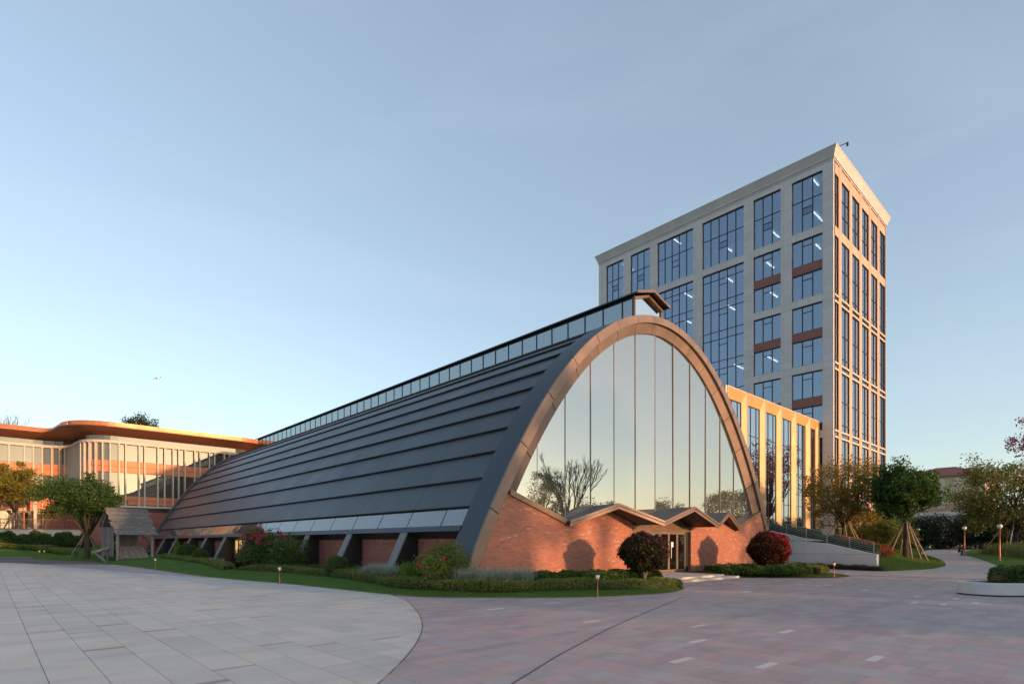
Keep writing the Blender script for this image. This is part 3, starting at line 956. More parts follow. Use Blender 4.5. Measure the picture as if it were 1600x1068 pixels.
MB().box(DOOR0-.0, DOOR1, YF+.08, YF+.30, 2.505, 2.66).build('door_head', 'bronze', hall)

# steps to the entrance
st = thing('entrance_steps', (26.4,14.0,0), 'two broad pale stone steps leading to the glazed entrance doors', 'steps')
for (x0, x1, y0, z0, z1) in ((23.15,29.55,14.05,-.03,.105),(23.3,28.75,14.5,.105,.205)):
    k = 0; x = x0
    while x < x1-.05:
        xe = min(x1, x+1.2); ubox('step_block', 'step_stone', st, x+.004, xe-.004, y0, 17.48, z0+.001*k, z1); x = xe

# left side: fins, brick infill, glazed strip, fascia (and the same on the right)
fin_y = [23.2+5.5*k for k in range(10)]
for side in (-1, 1):
    zl = np.linspace(2.42, -.05, 8)
    ol = [off(side*w_at(z), 0) for z in zl]
    xw = CX+side*12.85
    body = MB(); A = [(x,0,z) for x,z in ol] + [(xw,0,-.05),(xw,0,2.42)]
    bt = [(x,.5,z) for x,_,z in A]
    if side > 0: A, bt = A[::-1], bt[::-1]
    body_m = MB().prism(A, bt).mesh('fin_body', (CX,0,0)); body_m.materials.append(MATS['black'])  # black fin sides: the shade along the hall is put into the colour
    capm = MB(); o1 = [off(side*w_at(z), .07) for z in zl]
    capm.strip([(x,-.02,z) for x,z in o1], [(x,.56,z) for x,z in o1]); capm.strip([(x,-.02,z) for x,z in ol],[(x,-.02,z) for x,z in o1]); capm.strip([(x,.56,z) for x,z in o1],[(x,.56,z) for x,z in ol])
    cap_m = capm.mesh('fin_cap', (CX,0,0)); cap_m.materials.append(MATS['concrete_fin'])
    for y in fin_y:
        o = bpy.data.objects.new('buttress', body_m); C.objects.link(o); o.parent = hall; o.location = (0,y-YF-.25,0)
        c = bpy.data.objects.new('buttress_cap', cap_m); C.objects.link(c); c.parent = o
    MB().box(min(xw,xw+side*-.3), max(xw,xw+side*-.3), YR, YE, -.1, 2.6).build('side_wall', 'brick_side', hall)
    # fascia and glazed strip
    p0 = off(side*w_at(2.32), .10); p1 = off(side*w_at(2.56), .10); q0 = off(side*w_at(2.32), -.6); q1 = off(side*w_at(2.56), -.5)
    A = [(p0[0],YR,p0[1]),(p1[0],YR,p1[1]),(q1[0],YR,q1[1]),(q0[0],YR,q0[1])]
    B = [(x,YE-.5,z) for x,_,z in A]
    (MB().prism(A,B) if side < 0 else MB().prism(A[::-1],B[::-1])).build('fascia', 'roof_dark', hall)
    g0 = off(side*w_at(2.57), .03); g1 = off(side*w_at(3.30), .03)
    h0 = off(side*w_at(2.57), .0); h1 = off(side*w_at(3.30), .0)
    A = [(g0[0],0,g0[1]),(g1[0],0,g1[1]),(h1[0],0,h1[1]),(h0[0],0,h0[1])]
    B = [(x,2.68,z) for x,_,z in A]
    gm = MB().prism(A,B).mesh('strip_pane', (CX,0,0)); gm.materials.append(MATS['strip_glass'])
    yy = 17.75
    while yy < YE-2.8:
        if yy+2.75 > YR:
            o = bpy.data.objects.new('strip_pane', gm); C.objects.link(o); o.parent = hall; o.location = (0, yy+.035-YF, 0)
        yy += 2.75
    b0 = off(side*w_at(2.5), -.10); b1 = off(side*w_at(3.6), -.10)
    MB().quad((b0[0],YR,b0[1]),(b1[0],YR,b1[1]),(b1[0],YE,b1[1]),(b0[0],YE,b0[1])).build('strip_backing', 'interior', hall)
# lit doorway in the side wall
for k in range(3):
    y0 = 47.2+k*.95
    f_ = MB().box(15.04, 15.09, y0, y0+.86, .25, 2.1).build('side_door', 'warm_room', hall)
    MB().box(15.0, 15.035, y0, y0+.07, .25, 2.1).box(15.0, 15.035, y0+.79, y0+.86, .25, 2.1).build('frame', 'window_frame', f_)

# ridge skylight
sk = MB()
for sx in (-1.35, 1.35):
    sk.box(CX+sx-.06, CX+sx+.06, 18.68, 78.9, 13.75, 14.18); sk.box(CX+sx-.05, CX+sx+.05, 18.68, 78.9, 15.62, 15.72)
skylight = sk.build('ridge_skylight', 'black', hall)
pm = MB().box(0,.02,0,1.30,0,1.46).mesh('skylight_pane'); pm.materials.append(MATS['clerestory_glass'])
y = 18.82; k = 0
ys = [18.78] + [19.5+1.375*i for i in range(44)]
ys = [v for v in ys if v < 78.8]
for a, b in zip(ys[:-1], ys[1:]):
    for sx in (-1.35, 1.35):
        o = bpy.data.objects.new('pane', pm); C.objects.link(o); o.parent = skylight
        o.location = (sx-.01, a+.035-YF, 14.18); o.scale = (1, (b-a-.07)/1.30, 1)
for yv in ys:
    for sx in (-1.35, 1.35):
        ubox('mullion', 'window_frame', skylight, CX+sx-.04, CX+sx+.04, yv-.035, yv+.035, 14.1, 15.64)
MB().prism([(CX-1.3,18.72,14.1),(CX+1.3,18.72,14.1),(CX+1.3,18.72,15.55),(CX,18.72,16.02),(CX-1.3,18.72,15.55)],
           [(CX-1.3,18.74,14.1),(CX+1.3,18.74,14.1),(CX+1.3,18.74,15.55),(CX,18.74,16.02),(CX-1.3,18.74,15.55)]).build('gable_pane', 'facade_glass', skylight)
fr = MB()
for x in (-1.38, 1.30): fr.box(CX+x, CX+x+.09, 18.64, 18.76, 13.9, 15.6)
for sx in (-1, 1):
    A = [(CX+sx*1.4,18.6,15.48),(CX+sx*1.4,18.76,15.48),(CX+sx*1.4,18.76,15.62),(CX+sx*1.4,18.6,15.62)]
    B = [(CX,18.6,15.97),(CX,18.76,15.97),(CX,18.76,16.11),(CX,18.6,16.11)]
    fr.prism(A, B) if sx < 0 else fr.prism(A[::-1], B[::-1])
fr.build('gable_frame', 'bronze', skylight)
for sx in (-1, 1):
    A = [(CX+sx*1.62,18.3,15.68),(CX+sx*1.62,79.2,15.68),(CX,79.2,16.18),(CX,18.3,16.18)]
    B = [(x,y_,z+.08) for x,y_,z in A]
    if sx > 0: A, B = A[::-1], B[::-1]
    r_ = MB().prism(A, B).build('skylight_roof', 'roof_dark', hall)
    A = [(CX+sx*1.66,18.24,15.64),(CX+sx*1.66,18.31,15.64),(CX+sx*1.66,18.31,15.78),(CX+sx*1.66,18.24,15.78)]
    B = [(CX,18.24,16.13),(CX,18.31,16.13),(CX,18.31,16.27),(CX,18.24,16.27)]
    (MB().prism(A,B) if sx < 0 else MB().prism(A[::-1],B[::-1])).build('barge_board', 'bronze', r_)

# ================================================================== OFFICE TOWER
def panel_stone(name, col, ju, jv, joint):
    m, nt, b = new_mat(name)
    p = pos(nt); s = N(nt, 'ShaderNodeSeparateXYZ'); nt.links.new(p, s.inputs[0])
    u = math_node(nt, 'DIVIDE', math_node(nt, 'ADD', s.outputs[0], s.outputs[1]), ju); v = math_node(nt, 'DIVIDE', s.outputs[2], jv)
    mk = math_node(nt, 'MAXIMUM', math_node(nt, 'LESS_THAN', math_node(nt, 'FRACT', u), .03/ju), math_node(nt, 'LESS_THAN', math_node(nt, 'FRACT', v), .03/jv))
    cv = N(nt, 'ShaderNodeCombineXYZ'); nt.links.new(math_node(nt,'FLOOR',u), cv.inputs[0]); nt.links.new(math_node(nt,'FLOOR',v), cv.inputs[1])
    w_ = N(nt, 'ShaderNodeTexWhiteNoise', noise_dimensions='2D'); nt.links.new(cv.outputs[0], w_.inputs['Vector'])
    c = mixc(nt, w_.outputs['Value'], tuple(q*.95 for q in col), tuple(q*1.05 for q in col))
    c = mixc(nt, math_node(nt,'MULTIPLY', ramp(nt, noise(nt, p, .6, 5, .65), .4, .8), .12), c, tuple(q*.75 for q in col))
    c = mixc(nt, math_node(nt, 'MULTIPLY', mk, joint), c, tuple(q*.35 for q in col))
    nt.links.new(c, b.inputs['Base Color']); b.inputs['Roughness'].default_value = .75
    return m
panel_stone('tower_panel', (.60, .555, .55), 1.5, .9, .5)
TX0, TX1, TY0, TY1 = 73.0, 94.5, 23.35, 58.2
tower = thing('office_tower', (TX0, TY0, 0), 'tall office tower with pale stone grid, dark blue windows and flared cornice', 'building')
cols = [(53.35,56.72,3),(48.56,52.03,3),(41.41,47.23,5),(34.13,40.04,5),(29.38,32.85,3),(24.55,28.07,3)]
TOPZ = 47.2
py = [TY1] + [v for c in cols for v in (c[1], c[0])] + [TY0]
for k in range(0, len(py), 2):
    b1, b0 = py[k], py[k+1]
    MB().box(TX0, TX0+.55, b0, b1, 0, TOPZ).build('stone_pier', 'tower_panel', tower)
def band_x(y0, y1, z0, z1, mat='tower_panel', x=0.006, nm='stone_band'):
    MB().box(TX0+x, TX0+.5, y0+.002, y1-.002, z0, z1).build(nm, mat, tower)
def win_x(y0, y1, z0, z1, nc, splits, mids=()):
    """window in the left face; splits = full-width transoms, mids = transoms of one inner light"""
    fr = MB(); t = .07; x0, x1 = TX0+.20, TX0+.34
    fr.box(x0,x1,y0+.003,y0+t,z0,z1).box(x0,x1,y1-t,y1-.003,z0,z1).box(x0,x1,y0+t,y1-t,z0,z0+t).box(x0,x1,y0+t,y1-t,z1-t-.06,z1)
    ed = [y0+(y1-y0)*k/nc for k in range(nc+1)]
    for y in ed[1:-1]: fr.box(x0+.01,x1-.01,y-.055,y+.055,z0+t,z1-t)
    zs = sorted([z0]+list(splits)+[z1])
    for z in zs[1:-1]:
        for a, b in zip(ed[:-1], ed[1:]): fr.box(x0+.02,x1-.02,a+.06,b-.06,z-.045,z+.045)
    mc = nc//2
    for z in mids:
        fr.box(x0+.02,x1-.02,ed[mc]+.06,ed[mc+1]-.06,z-.04,z+.04)
    w = fr.build('window', 'window_frame', tower)
    for k in range(nc):
        for za, zb in zip(zs[:-1], zs[1:]):
            zz = [za]+([m for m in mids if za < m < zb] if k == mc else [])+[zb]
            for zc, zd in zip(zz[:-1], zz[1:]):
                ubox('pane', 'tower_glass', w, x0+.06, x0+.08, ed[k]+.01, ed[k+1]-.01, zc+.01, zd-.01)
FLH = 4.07
for ci, (y0, y1, nc) in enumerate(cols):
    band_x(y0, y1, 46.25, TOPZ)
    win_x(y0, y1, 39.77, 46.25, nc, [43.6], [42.7, 41.9])
    band_x(y0, y1, 38.84, 39.77)
    if ci < 4:
        zl = 38.84 - 8*FLH
        sp = []
        for f in range(8):
            zt = 38.84-f*FLH
            sp += [zt-1.1] + ([zt] if f else [])
        win_x(y0, y1, zl, 38.84, nc, sp, [38.84-f*FLH-1.9 for f in range(8)])
        band_x(y0, y1, 0, zl)
    else:
        zt = 38.84
        for m in range(4):
            win_x(y0, y1, zt-3.13, zt, nc, [], [zt-.8])
            MB().box(TX0+.12, TX0+.4, y0+.004, y1-.004, zt-4.16, zt-3.13).build('spandrel', 'spandrel_red', tower)
            win_x(y0, y1, zt-7.24, zt-4.16, nc, [], [zt-4.96])
            band_x(y0, y1, zt-8.14, zt-7.24)
            zt -= 8.14
        band_x(y0, y1, 0, zt)
# right (sunlit) face
wx = [(73.3,75.1),(75.95,79.0),(79.85,82.9),(83.75,86.8),(87.6,90.65),(91.45,94.32)]
pe_ = [TX0] + [v for w in wx for v in w] + [TX1]
for k in range(0, len(pe_), 2):
    a, b = pe_[k], pe_[k+1]
    mb = MB(); c = min(.16, (b-a)*.12)
    mat = 'tower_panel' if k == 0 else 'tower_metal'
    if k == 0: mb.box(TX0+.56, b, TY0, TY0+.55, 0, TOPZ)
    else:
        A = [(a,TY0+.5,0),(a,TY0+.09,0),(a+c,TY0,0),(b-c,TY0,0),(b,TY0+.09,0),(b,TY0+.5,0)]
        mb.prism(A[::-1], [(x,y,TOPZ) for x,y,_ in A][::-1])
    mb.build('pilaster', mat, tower)
def win_y(a, b, z0, z1, splits, nc=2):
    fr = MB(); t = .08; y0, y1 = TY0+.14, TY0+.28
    fr.box(a+.003,a+t,y0,y1,z0,z1).box(b-t,b-.003,y0,y1,z0,z1)
    m = a+(b-a)*.58
    if b-a > 1.6: fr.box(m-.05,m+.05,y0+.01,y1,z0,z1)
    zs = sorted([z0]+splits+[z1])
    for z in zs: fr.box(a+t,b-t,y0+.02,y1-.01,z-.05,z+.05)
    w = fr.build('window', 'window_frame', tower)
    for za, zb in zip(zs[:-1], zs[1:]):
        if b-a > 1.6:
            ubox('pane','tower_side_glass',w,a+.01,m-.01,y0+.07,y0+.09,za+.01,zb-.01); ubox('pane','tower_side_glass',w,m+.01,b-.01,y0+.07,y0+.09,za+.01,zb-.01)
        else: ubox('pane','tower_side_glass',w,a+.01,b-.01,y0+.07,y0+.09,za+.01,zb-.01)
for a, b in wx:
    MB().box(a+.002,b-.002,TY0+.08,TY0+.5,45.7,TOPZ).build('metal_band','tower_metal',tower)
    win_y(a, b, 39.5, 45.7, [43.5, 41.6])
    MB().box(a+.002,b-.002,TY0+.08,TY0+.5,38.4,39.5).build('metal_band','tower_metal',tower)
    zt = 38.4
    for zb in (31.33, 23.3, 15.24, 7.2):
        win_y(a, b, zb, zt, [zt-3.4, zb+1.0] if zt-zb > 5 else [])
        for z in (zb, zb-.75):
            MB().box(a+.002,b-.002,TY0+.03,TY0+.45,z-.10,z+.10).build('transom_bar','gold_pale',tower)
        ubox('spandrel_pane','tower_glass',tower,a+.01,b-.01,TY0+.20,TY0+.22,zb-.65,zb-.12)
        zt = zb-.88
    win_y(a, b, .4, zt, [3.2])
# far sides and roof
MB().box(TX1-.3, TX1-.001, TY0+.56, TY1-.01, 0, TOPZ).build('side_wall','tower_panel',tower)
MB().box(TX0+.56, TX1-.31, TY1-.5, TY1, 0, TOPZ).build('rear_wall','tower_panel',tower)
def frame_ring(z0, z1, o0, o1, mat, nm):
    b_ = [(TX0-o0,TY0-o0,z0),(TX1+o0,TY0-o0,z0),(TX1+o0,TY1+o0,z0),(TX0-o0,TY1+o0,z0)]
    t_ = [(TX0-o1,TY0-o1,z1),(TX1+o1,TY0-o1,z1),(TX1+o1,TY1+o1,z1),(TX0-o1,TY1+o1,z1)]
    MB().prism(b_, t_).build(nm, mat, tower)
frame_ring(46.98, 47.12, .05, .05, 'cornice_stone', 'moulding')
frame_ring(47.205, 47.42, .10, .14, 'cornice_stone', 'moulding')
frame_ring(47.43, 48.25, .13, .45, 'cornice_stone', 'cornice')
frame_ring(48.255, 48.40, .48, .48, 'cornice_stone', 'cornice')
MB().tube([(TX0+.4,TY0-.1,48.4),(TX0+1.3,TY0-1.1,48.9)], .05, 6).tube([(TX0+1.3,TY0-1.1,48.92),(TX0+1.3,TY0-1.1,48.55)], .13, 8).build('security_camera','lamp_dark',tower)
# inside: floors, core and ceiling tubes
for f in range(12):
    z = 46.6-f*FLH
    if z < 2: break
    MB().box(TX0+.6, TX1-.5, TY0+.7, TY1-.7, z-.3, z).build('floor_slab','interior_pale',tower)
MB().box(TX0+7, TX1-6, TY0+8, TY1-6, 0, 46).build('core','interior',tower)
br_ = random.Random(12)
for ci, (y0, y1, nc) in enumerate(cols):
    for f in range(10):
        for k in range(nc):
            if br_.random() < .24:
                zt_ = 46.2-f*FLH; a = y0+(y1-y0)*k/nc
                ubox('blind','blind',tower,TX0+.42,TX0+.44,a+.08,a+(y1-y0)/nc-.08,zt_-br_.uniform(.6,2.6),zt_)
lr = random.Random(4)
lights = []
for ci, (y0, y1, nc) in enumerate(cols):
    for f in range(0, 9):
        if lr.random() < .62: lights.append((y0+(y1-y0)*lr.uniform(.25,.8), 46.6-4.07*f-.42))
for yy, zz in lights:
    if zz < 5: continue
    L0 = TX0+lr.uniform(.7,1.4); ubox('ceiling_light','tube_light',tower,L0,L0+lr.uniform(1.6,3.2),yy,yy+.12,zz,zz+.05)

# ================================================================== GOLD-FRAMED ANNEX
AY, AZ = 24.8, 16.35
annex = thing('gold_annex', (50.6, AY, 0), 'lower annex with deep golden window frames beside the tower', 'building')
bays = [50.78,53.83,57.86,61.88,65.83,69.9,73.0-.03]
bays[0] = 49.85
MB().box(49.5, 72.9, AY+1.0, 44, 0, AZ-.3).build('body','interior',annex)
MB().box(49.5, 49.8, AY+.02, 44, 0, AZ-.05).build('side_wall','tower_panel',annex)
MB().box(49.52, 72.88, AY+.45, 44, AZ-.28, AZ-.12).build('roof','roof_dark',annex)
for k, (a, b) in enumerate(zip(bays[:-1], bays[1:])):
    a += .05; b -= .05; e = .07; z1 = AZ; zw = AZ-1.05; ws0, ws1 = a+.55, b-.60; d = .28
    fr = MB()
    fr.box(a,a+e,AY,AY+.9,1.2,z1); fr.box(b-e,b,AY,AY+.9,1.2,z1); fr.box(a+e,b-e,AY,AY+.9,z1-e,z1)
    frame = fr.build('bay_frame','gold_pale',annex)
    sp = MB()
    sp.quad((a+e,AY+.01,1.2),(ws0,AY+d,1.2),(ws0,AY+d,zw),(a+e,AY+.01,z1-e)).build('left_reveal','gold',frame)
    sp = MB(); sp.quad((ws1,AY+d,1.2),(b-e,AY+.01,1.2),(b-e,AY+.01,z1-e),(ws1,AY+d,zw)).build('right_reveal','gold',frame)
    sp = MB(); sp.quad((a+e,AY+.01,z1-e),(ws0,AY+d,zw),(ws1,AY+d,zw),(b-e,AY+.01,z1-e)).build('head_reveal','gold',frame)
    wf = MB(); y0, y1 = AY+d, AY+d+.12
    wf.box(ws0,ws0+.07,y0,y1,1.2,zw); wf.box(ws1-.07,ws1,y0,y1,1.2,zw); wf.box(ws0,ws1,y0+.002,y1,zw-.09,zw-.002)
    ed = [ws0+.07, ws0+.07+(ws1-ws0-.14)*.27, ws0+.07+(ws1-ws0-.14)*.73, ws1-.07]
    for x in ed[1:-1]: wf.box(x-.03,x+.03,y0+.01,y1-.02,1.2,zw-.09)
    zz = [1.25,4.3,6.0,9.4,12.4,zw-.09]
    for z in zz[1:-1]: wf.box(ws0+.07,ws1-.07,y0+.02,y1-.03,z-.03,z+.03)
    wn_ = wf.build('window','window_frame',annex)
    for p, q in zip(ed[:-1], ed[1:]):
        for za, zb in zip(zz[:-1], zz[1:]):
            ubox('pane','annex_glass',wn_,p+.01,q-.01,y0+.05,y0+.07,za+.01,zb-.01)

# ================================================================== CURVED BUILDING ON THE LEFT
def arc(cx, cy, r, a0, a1, n=9): return [(cx+r*math.cos(D2R(a0+(a1-a0)*k/(n-1))), cy+r*math.sin(D2R(a0+(a1-a0)*k/(n-1)))) for k in range(n)]
PLAN = [(-16,98.6),(-8,98.5)] + [(x,98.5) for x in (-4,-1,2,4)] + arc(5.0,95.2,3.3,90,5,9) + arc(12.0,91.3,3.3,176,270,11) + [(x,88.0) for x in (14,17,20,23,26)] + arc(26.6,91.0,3.0,272,352,8) + [(29.7,97),(29.7,108)]
PA = np.array(PLAN)
def plan_normals(P):
    d = np.gradient(P, axis=0); n = np.stack([d[:,1], -d[:,0]],1); n /= np.linalg.norm(n,axis=1)[:,None]; return n
PN = plan_normals(PA)
plen = np.r_[0, np.cumsum(np.linalg.norm(np.diff(PA,axis=0),axis=1))]
def plan_at(s, o=0):
    x = np.interp(s, plen, PA[:,0]); y = np.interp(s, plen, PA[:,1]); nx = np.interp(s, plen, PN[:,0]); ny = np.interp(s, plen, PN[:,1])
    l = math.hypot(nx, ny); return x+nx/l*o, y+ny/l*o
def s_of_x(x, lo, hi):
    ss = np.linspace(lo, hi, 600); xs = np.array([plan_at(s)[0] for s in ss]); return float(ss[np.argmin(abs(xs-x))])
curved = thing('curved_building', (10,88,0), 'curved three-storey building with orange copper roof edge, white fins and terracotta bands', 'building')
def ring(s0, s1, o0, z0, o1, z1, mat, nm, parent=None, n=90):
    ss = np.linspace(s0, s1, n)
    mb = MB(); mb.strip([(*plan_at(s,o0),z0) for s in ss], [(*plan_at(s,o1),z1) for s in ss]); return mb.build(nm, mat, parent or curved)
def ring_box(s0, s1, oi, oo, z0, z1, mat, nm, parent=None, n=90):
    ss = np.linspace(s0, s1, n); mb = MB()
    A = [(*plan_at(s,oo),z0) for s in ss]; B = [(*plan_at(s,oo),z1) for s in ss]; Cc = [(*plan_at(s,oi),z1) for s in ss]; Dd = [(*plan_at(s,oi),z0) for s in ss]
    mb.strip(A,B); mb.strip(B,Cc); mb.strip(Dd,A)
    mb.quad(A[0],B[0],Cc[0],Dd[0]); mb.quad(A[-1],Dd[-1],Cc[-1],B[-1])
    return mb.build(nm, mat, parent or curved)
SL = plen[-1]
s_wing_end = plen[6]; s_conv0 = plen[15]; s_conv1 = plen[25]
fins_x = [12.45,13.14,14.61,15.25,16.75,17.53,18.52,19.21,19.99,21.17,21.82,23.04,23.71,24.97,25.7]
fins = [s_of_x(x, 0, s_wing_end+1.5) for x in (-13,-11.4,-10.2,-8.6,-7.4,-5.8,-4.6,-3.2,-1.9,-.3,.9,2.05,3.56,4.46,5.4,6.4)]
sm = plen[10]
while sm < s_conv1-.2: fins.append(sm); sm += .78 if sm < s_conv0-1 or sm > s_conv0+.5 else 1.0
fins += [s_of_x(x, s_conv1-.5, plen[31]) for x in fins_x]
sm = fins[-1]+1.0
while sm < SL-6: fins.append(sm); sm += 1.1
fins = sorted(set(round(f,2) for f in fins))
fins = [f for i, f in enumerate(fins) if i == 0 or f-fins[i-1] > .3]
# slabs and bands
main0 = plen[9]
BANDS = [(8.0,10.94),(12.5,14.62)]
for fa, fb in zip(fins[:-1], fins[1:]):
    if fb-fa > 4: continue
    main = fa > main0
    lv = list(BANDS)
    n = 2 if fb-fa < .9 else 3
    for z0, z1 in lv:
        mb = MB(); a = plan_at(fa+.05,-.22); b = plan_at(fb-.05,-.22); a2 = plan_at(fa+.05,-.25); b2 = plan_at(fb-.05,-.25)
        mb.prism([(*a,z0),(*b,z0),(*b2,z0),(*a2,z0)], [(*a,z1),(*b,z1),(*b2,z1),(*a2,z1)]).build('pane','curved_glass',curved)
    for z0, z1 in ((10.98,11.70),(11.74,12.46),(6.85 if main else 6.2,7.38 if main else 7.0),(7.42 if main else 7.04,7.96)):
        mb = MB(); a = plan_at(fa+.03,-.10); b = plan_at(fb-.03,-.10); a2 = plan_at(fa+.03,-.24); b2 = plan_at(fb-.03,-.24)
        mb.prism([(*a,z0),(*b,z0),(*b2,z0),(*a2,z0)], [(*a,z1),(*b,z1),(*b2,z1),(*a2,z1)]).build('terracotta_panel','terracotta',curved)
    mb = MB(); a = plan_at(fa,-.5); b = plan_at(fb,-.5); a2 = plan_at(fa,-.53); b2 = plan_at(fb,-.53)
    mb.prism([(*a,15.0),(*b,15.0),(*b2,15.0),(*a2,15.0)], [(*a,15.64),(*b,15.64),(*b2,15.64),(*a2,15.64)]).build('clerestory_pane','curved_glass',curved)
    if not main:
        mb = MB(); a = plan_at(fa+.04,-.9); b = plan_at(fb-.04,-.9); a2 = plan_at(fa+.04,-.93); b2 = plan_at(fb-.04,-.93)
        mb.prism([(*a,3.6),(*b,3.6),(*b2,3.6),(*a2,3.6)], [(*a,6.15),(*b,6.15),(*b2,6.15),(*a2,6.15)]).build('ground_floor_pane','curved_glass',curved)
for i, s in enumerate(fins):
    p = plan_at(s, .16); q = plan_at(s, -.3); t_ = Vector((q[0]-p[0], q[1]-p[1])); t_ = Vector((-t_.y, t_.x)).normalized()*.075
    z0 = 6.72 if s > main0 else 6.2
    A = [(p[0]-t_.x,p[1]-t_.y,z0),(p[0]+t_.x,p[1]+t_.y,z0),(q[0]+t_.x,q[1]+t_.y,z0),(q[0]-t_.x,q[1]-t_.y,z0)]
    MB().prism(A, [(x,y,14.64) for x,y,_ in A]).build('fin','white_fin',curved)
    if s <= main0 and i % 2 == 0:
        MB().tube([(*plan_at(s,-.7),3.5),(*plan_at(s,-.7),6.25)], .09, 6).build('window_post','terracotta',curved)
ring_box(0, SL, -.4, .18, 14.64, 14.98, 'white_fin', 'head_beam')
ring_box(main0, SL, -.4, .22, 6.48, 6.74, 'white_fin', 'base_band')
ring_box(main0, SL, -.5, .05, 6.0, 6.47, 'window_frame', 'dark_band')  # plain dark band between brick base and white band
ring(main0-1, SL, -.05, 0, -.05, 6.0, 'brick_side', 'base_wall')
ring_box(0, main0, -1.0, -.1, 6.12, 6.22, 'white_fin', 'base_band')
# backing so that glass is not see-through to the sky
ring(0, SL, -3.2, 3, -3.2, 15.9, 'interior', 'room_wall')
for z in (7.4, 11.6, 14.8, 3.5): ring(0, SL, -.35, z, -3.2, z, 'interior_pale', 'floor_slab')
# roof: sloping soffit, lip, fascia, upper tier
ring(0, SL, -.6, 15.62, 2.3, 16.34, 'shaded_copper', 'soffit')
rf = ring_box(0, SL, -4, 2.35, 16.34, 16.46, 'shaded_copper', 'roof_edge')
ring(0, plen[8], 2.3, 16.3, 2.0, 16.95, 'roof_copper', 'wing_fascia', rf)
ring(plen[8], s_conv0+1.9, 2.3, 16.3, 2.0, 16.95, 'roof_copper', 'corner_fascia', rf)
ring_box(s_conv0+1.7, SL, -5, 1.9, 16.47, 17.02, 'roof_copper', 'upper_tier', rf)
mb = MB(); mb.poly([(*plan_at(s,1.0),16.9) for s in np.linspace(0,SL,60)]+[(29,112,16.9),(-16,112,16.9)]).build('roof_deck','roof_dark',curved)
MB().box(14.9, 15.9, 87.78, 87.98, 4.05, 4.6).build('sign_plate','white_paint',curved)
# little sloping entrance canopy on the wing
MB().prism([(2.6,95.6,10.0),(2.6,97.9,10.2),(2.6,97.9,10.35),(2.6,95.6,10.15)],[(6.3,95.6,9.0),(6.3,97.9,9.2),(6.3,97.9,9.35),(6.3,95.6,9.15)]).build('entrance_canopy','white_fin',curved)
MB().box(4.4,4.7,95.9,96.2,3.6,9.5).build('entrance_column','white_fin',curved)

# terrace before the wing: retaining wall, balustrade
tw = thing('terrace_wall', (0,90,0), 'cream retaining wall below the terrace of the curved building', 'wall')
x = -14.0
while x < 11.6:
    ubox('wall_panel','cream_wall',tw,x+.006,min(11.7,x+1.8)-.006,90.0,90.4,.2,3.52); x += 1.8
ubox('coping','spandrel_red',tw,-14,11.7,89.94,90.46,3.52,3.64)
mb = MB(); mb.quad((-16,90.4,3.5),(11.7,90.4,3.5),(11.7,99,3.5),(-16,99,3.5)); struct('terrace', mb, 'path_base')
bl = thing('balustrade', (0,90.2,3.64), 'thin dark metal railing along the terrace edge of the curved building', 'railing')
for k in range(18): ubox('post','lamp_dark',bl,-13.9+k*1.5,-13.85+k*1.5,90.18,90.23,3.64,4.72)
for k in range(6): ubox('rail','lamp_dark',bl,-14,11.7,90.19,90.22,3.80+k*.17,3.825+k*.17)
ubox('handrail','spandrel_red',bl,-14,11.7,90.16,90.25,4.72,4.78)

# far lawn, cross path
grid_sheet('cross_path', [-30,0,9.5], [75.6,77.6], lambda x, y: gz(x,y)+.01, 'path_base')
mb = MB(); xs = np.linspace(-20,11,24); ysl = np.linspace(77.6,90,12)
for y in ysl:
    for x in xs: mb.v.append((x, y, gz(x,77.6)+.03+1.15*smooth((y-77.6)/8.5)))
for j in range(11):
    for i in range(23): a = j*24+i; mb.f.append((a,a+1,a+25,a+24))
struct('far_lawn', mb, 'lawn', True)
def far_z(y): return gz(0,77.6)+.03+1.15*smooth((y-77.6)/8.5)

# ================================================================== RETAINING WALL AND RAILING ON THE RIGHT
rw = thing('retaining_wall', (*WALL_A,0), 'pale grey panelled retaining wall with sloping top beside the hall', 'wall')
wl = Vector((WALL_B[0]-WALL_A[0], WALL_B[1]-WALL_A[1])); WL = wl.length; wd = wl/WL; wnm = Vector((-wd.y, wd.x))
def wtop(s): return 1.12 + 1.75*s/8.3 if s < 8.6 else 2.93
def wpt(s, o): return (WALL_A[0]+wd.x*s+wnm.x*o, WALL_A[1]+wd.y*s+wnm.y*o)
se = [0,1.75,3.5,5.25,7.0,8.75,WL]
for a, b in zip(se[:-1], se[1:]):
    for z0, z1 in ((-.1,.45),(.45,1.12),(1.12,2.0),(2.0,3.0)):
        za, zb = min(z1, wtop(a)), min(z1, wtop(b))
        if max(za, zb) <= z0+.02: continue
        za, zb = max(za, z0+.001), max(zb, z0+.001)
        g = .007
        lo = [(*wpt(a+g,.0),z0+g),(*wpt(b-g,.0),z0+g),(*wpt(b-g,-.25),z0+g),(*wpt(a+g,-.25),z0+g)]
        hi = [(*wpt(a+g,.0),za-g),(*wpt(b-g,.0),zb-g),(*wpt(b-g,-.25),zb-g),(*wpt(a+g,-.25),za-g)]
        MB().prism(lo[::-1], hi[::-1]).build('wall_panel','retaining',rw)
core = MB(); lo = [(*wpt(0.02,-.02),-.1),(*wpt(WL,-.02),-.1),(*wpt(WL,-.24),-.1),(*wpt(.02,-.24),-.1)]
hi = [(*wpt(.02,-.02),wtop(0)-.03),(*wpt(WL,-.02),wtop(WL)-.03),(*wpt(WL,-.24),wtop(WL)-.03),(*wpt(.02,-.24),wtop(0)-.03)]
core.prism(lo[::-1], hi[::-1]).build('wall_core','mortar',rw)
rl = thing('hand_railing', (*WALL_A,1.12), 'slim steel railing with horizontal rails on the sloping grey wall', 'railing')
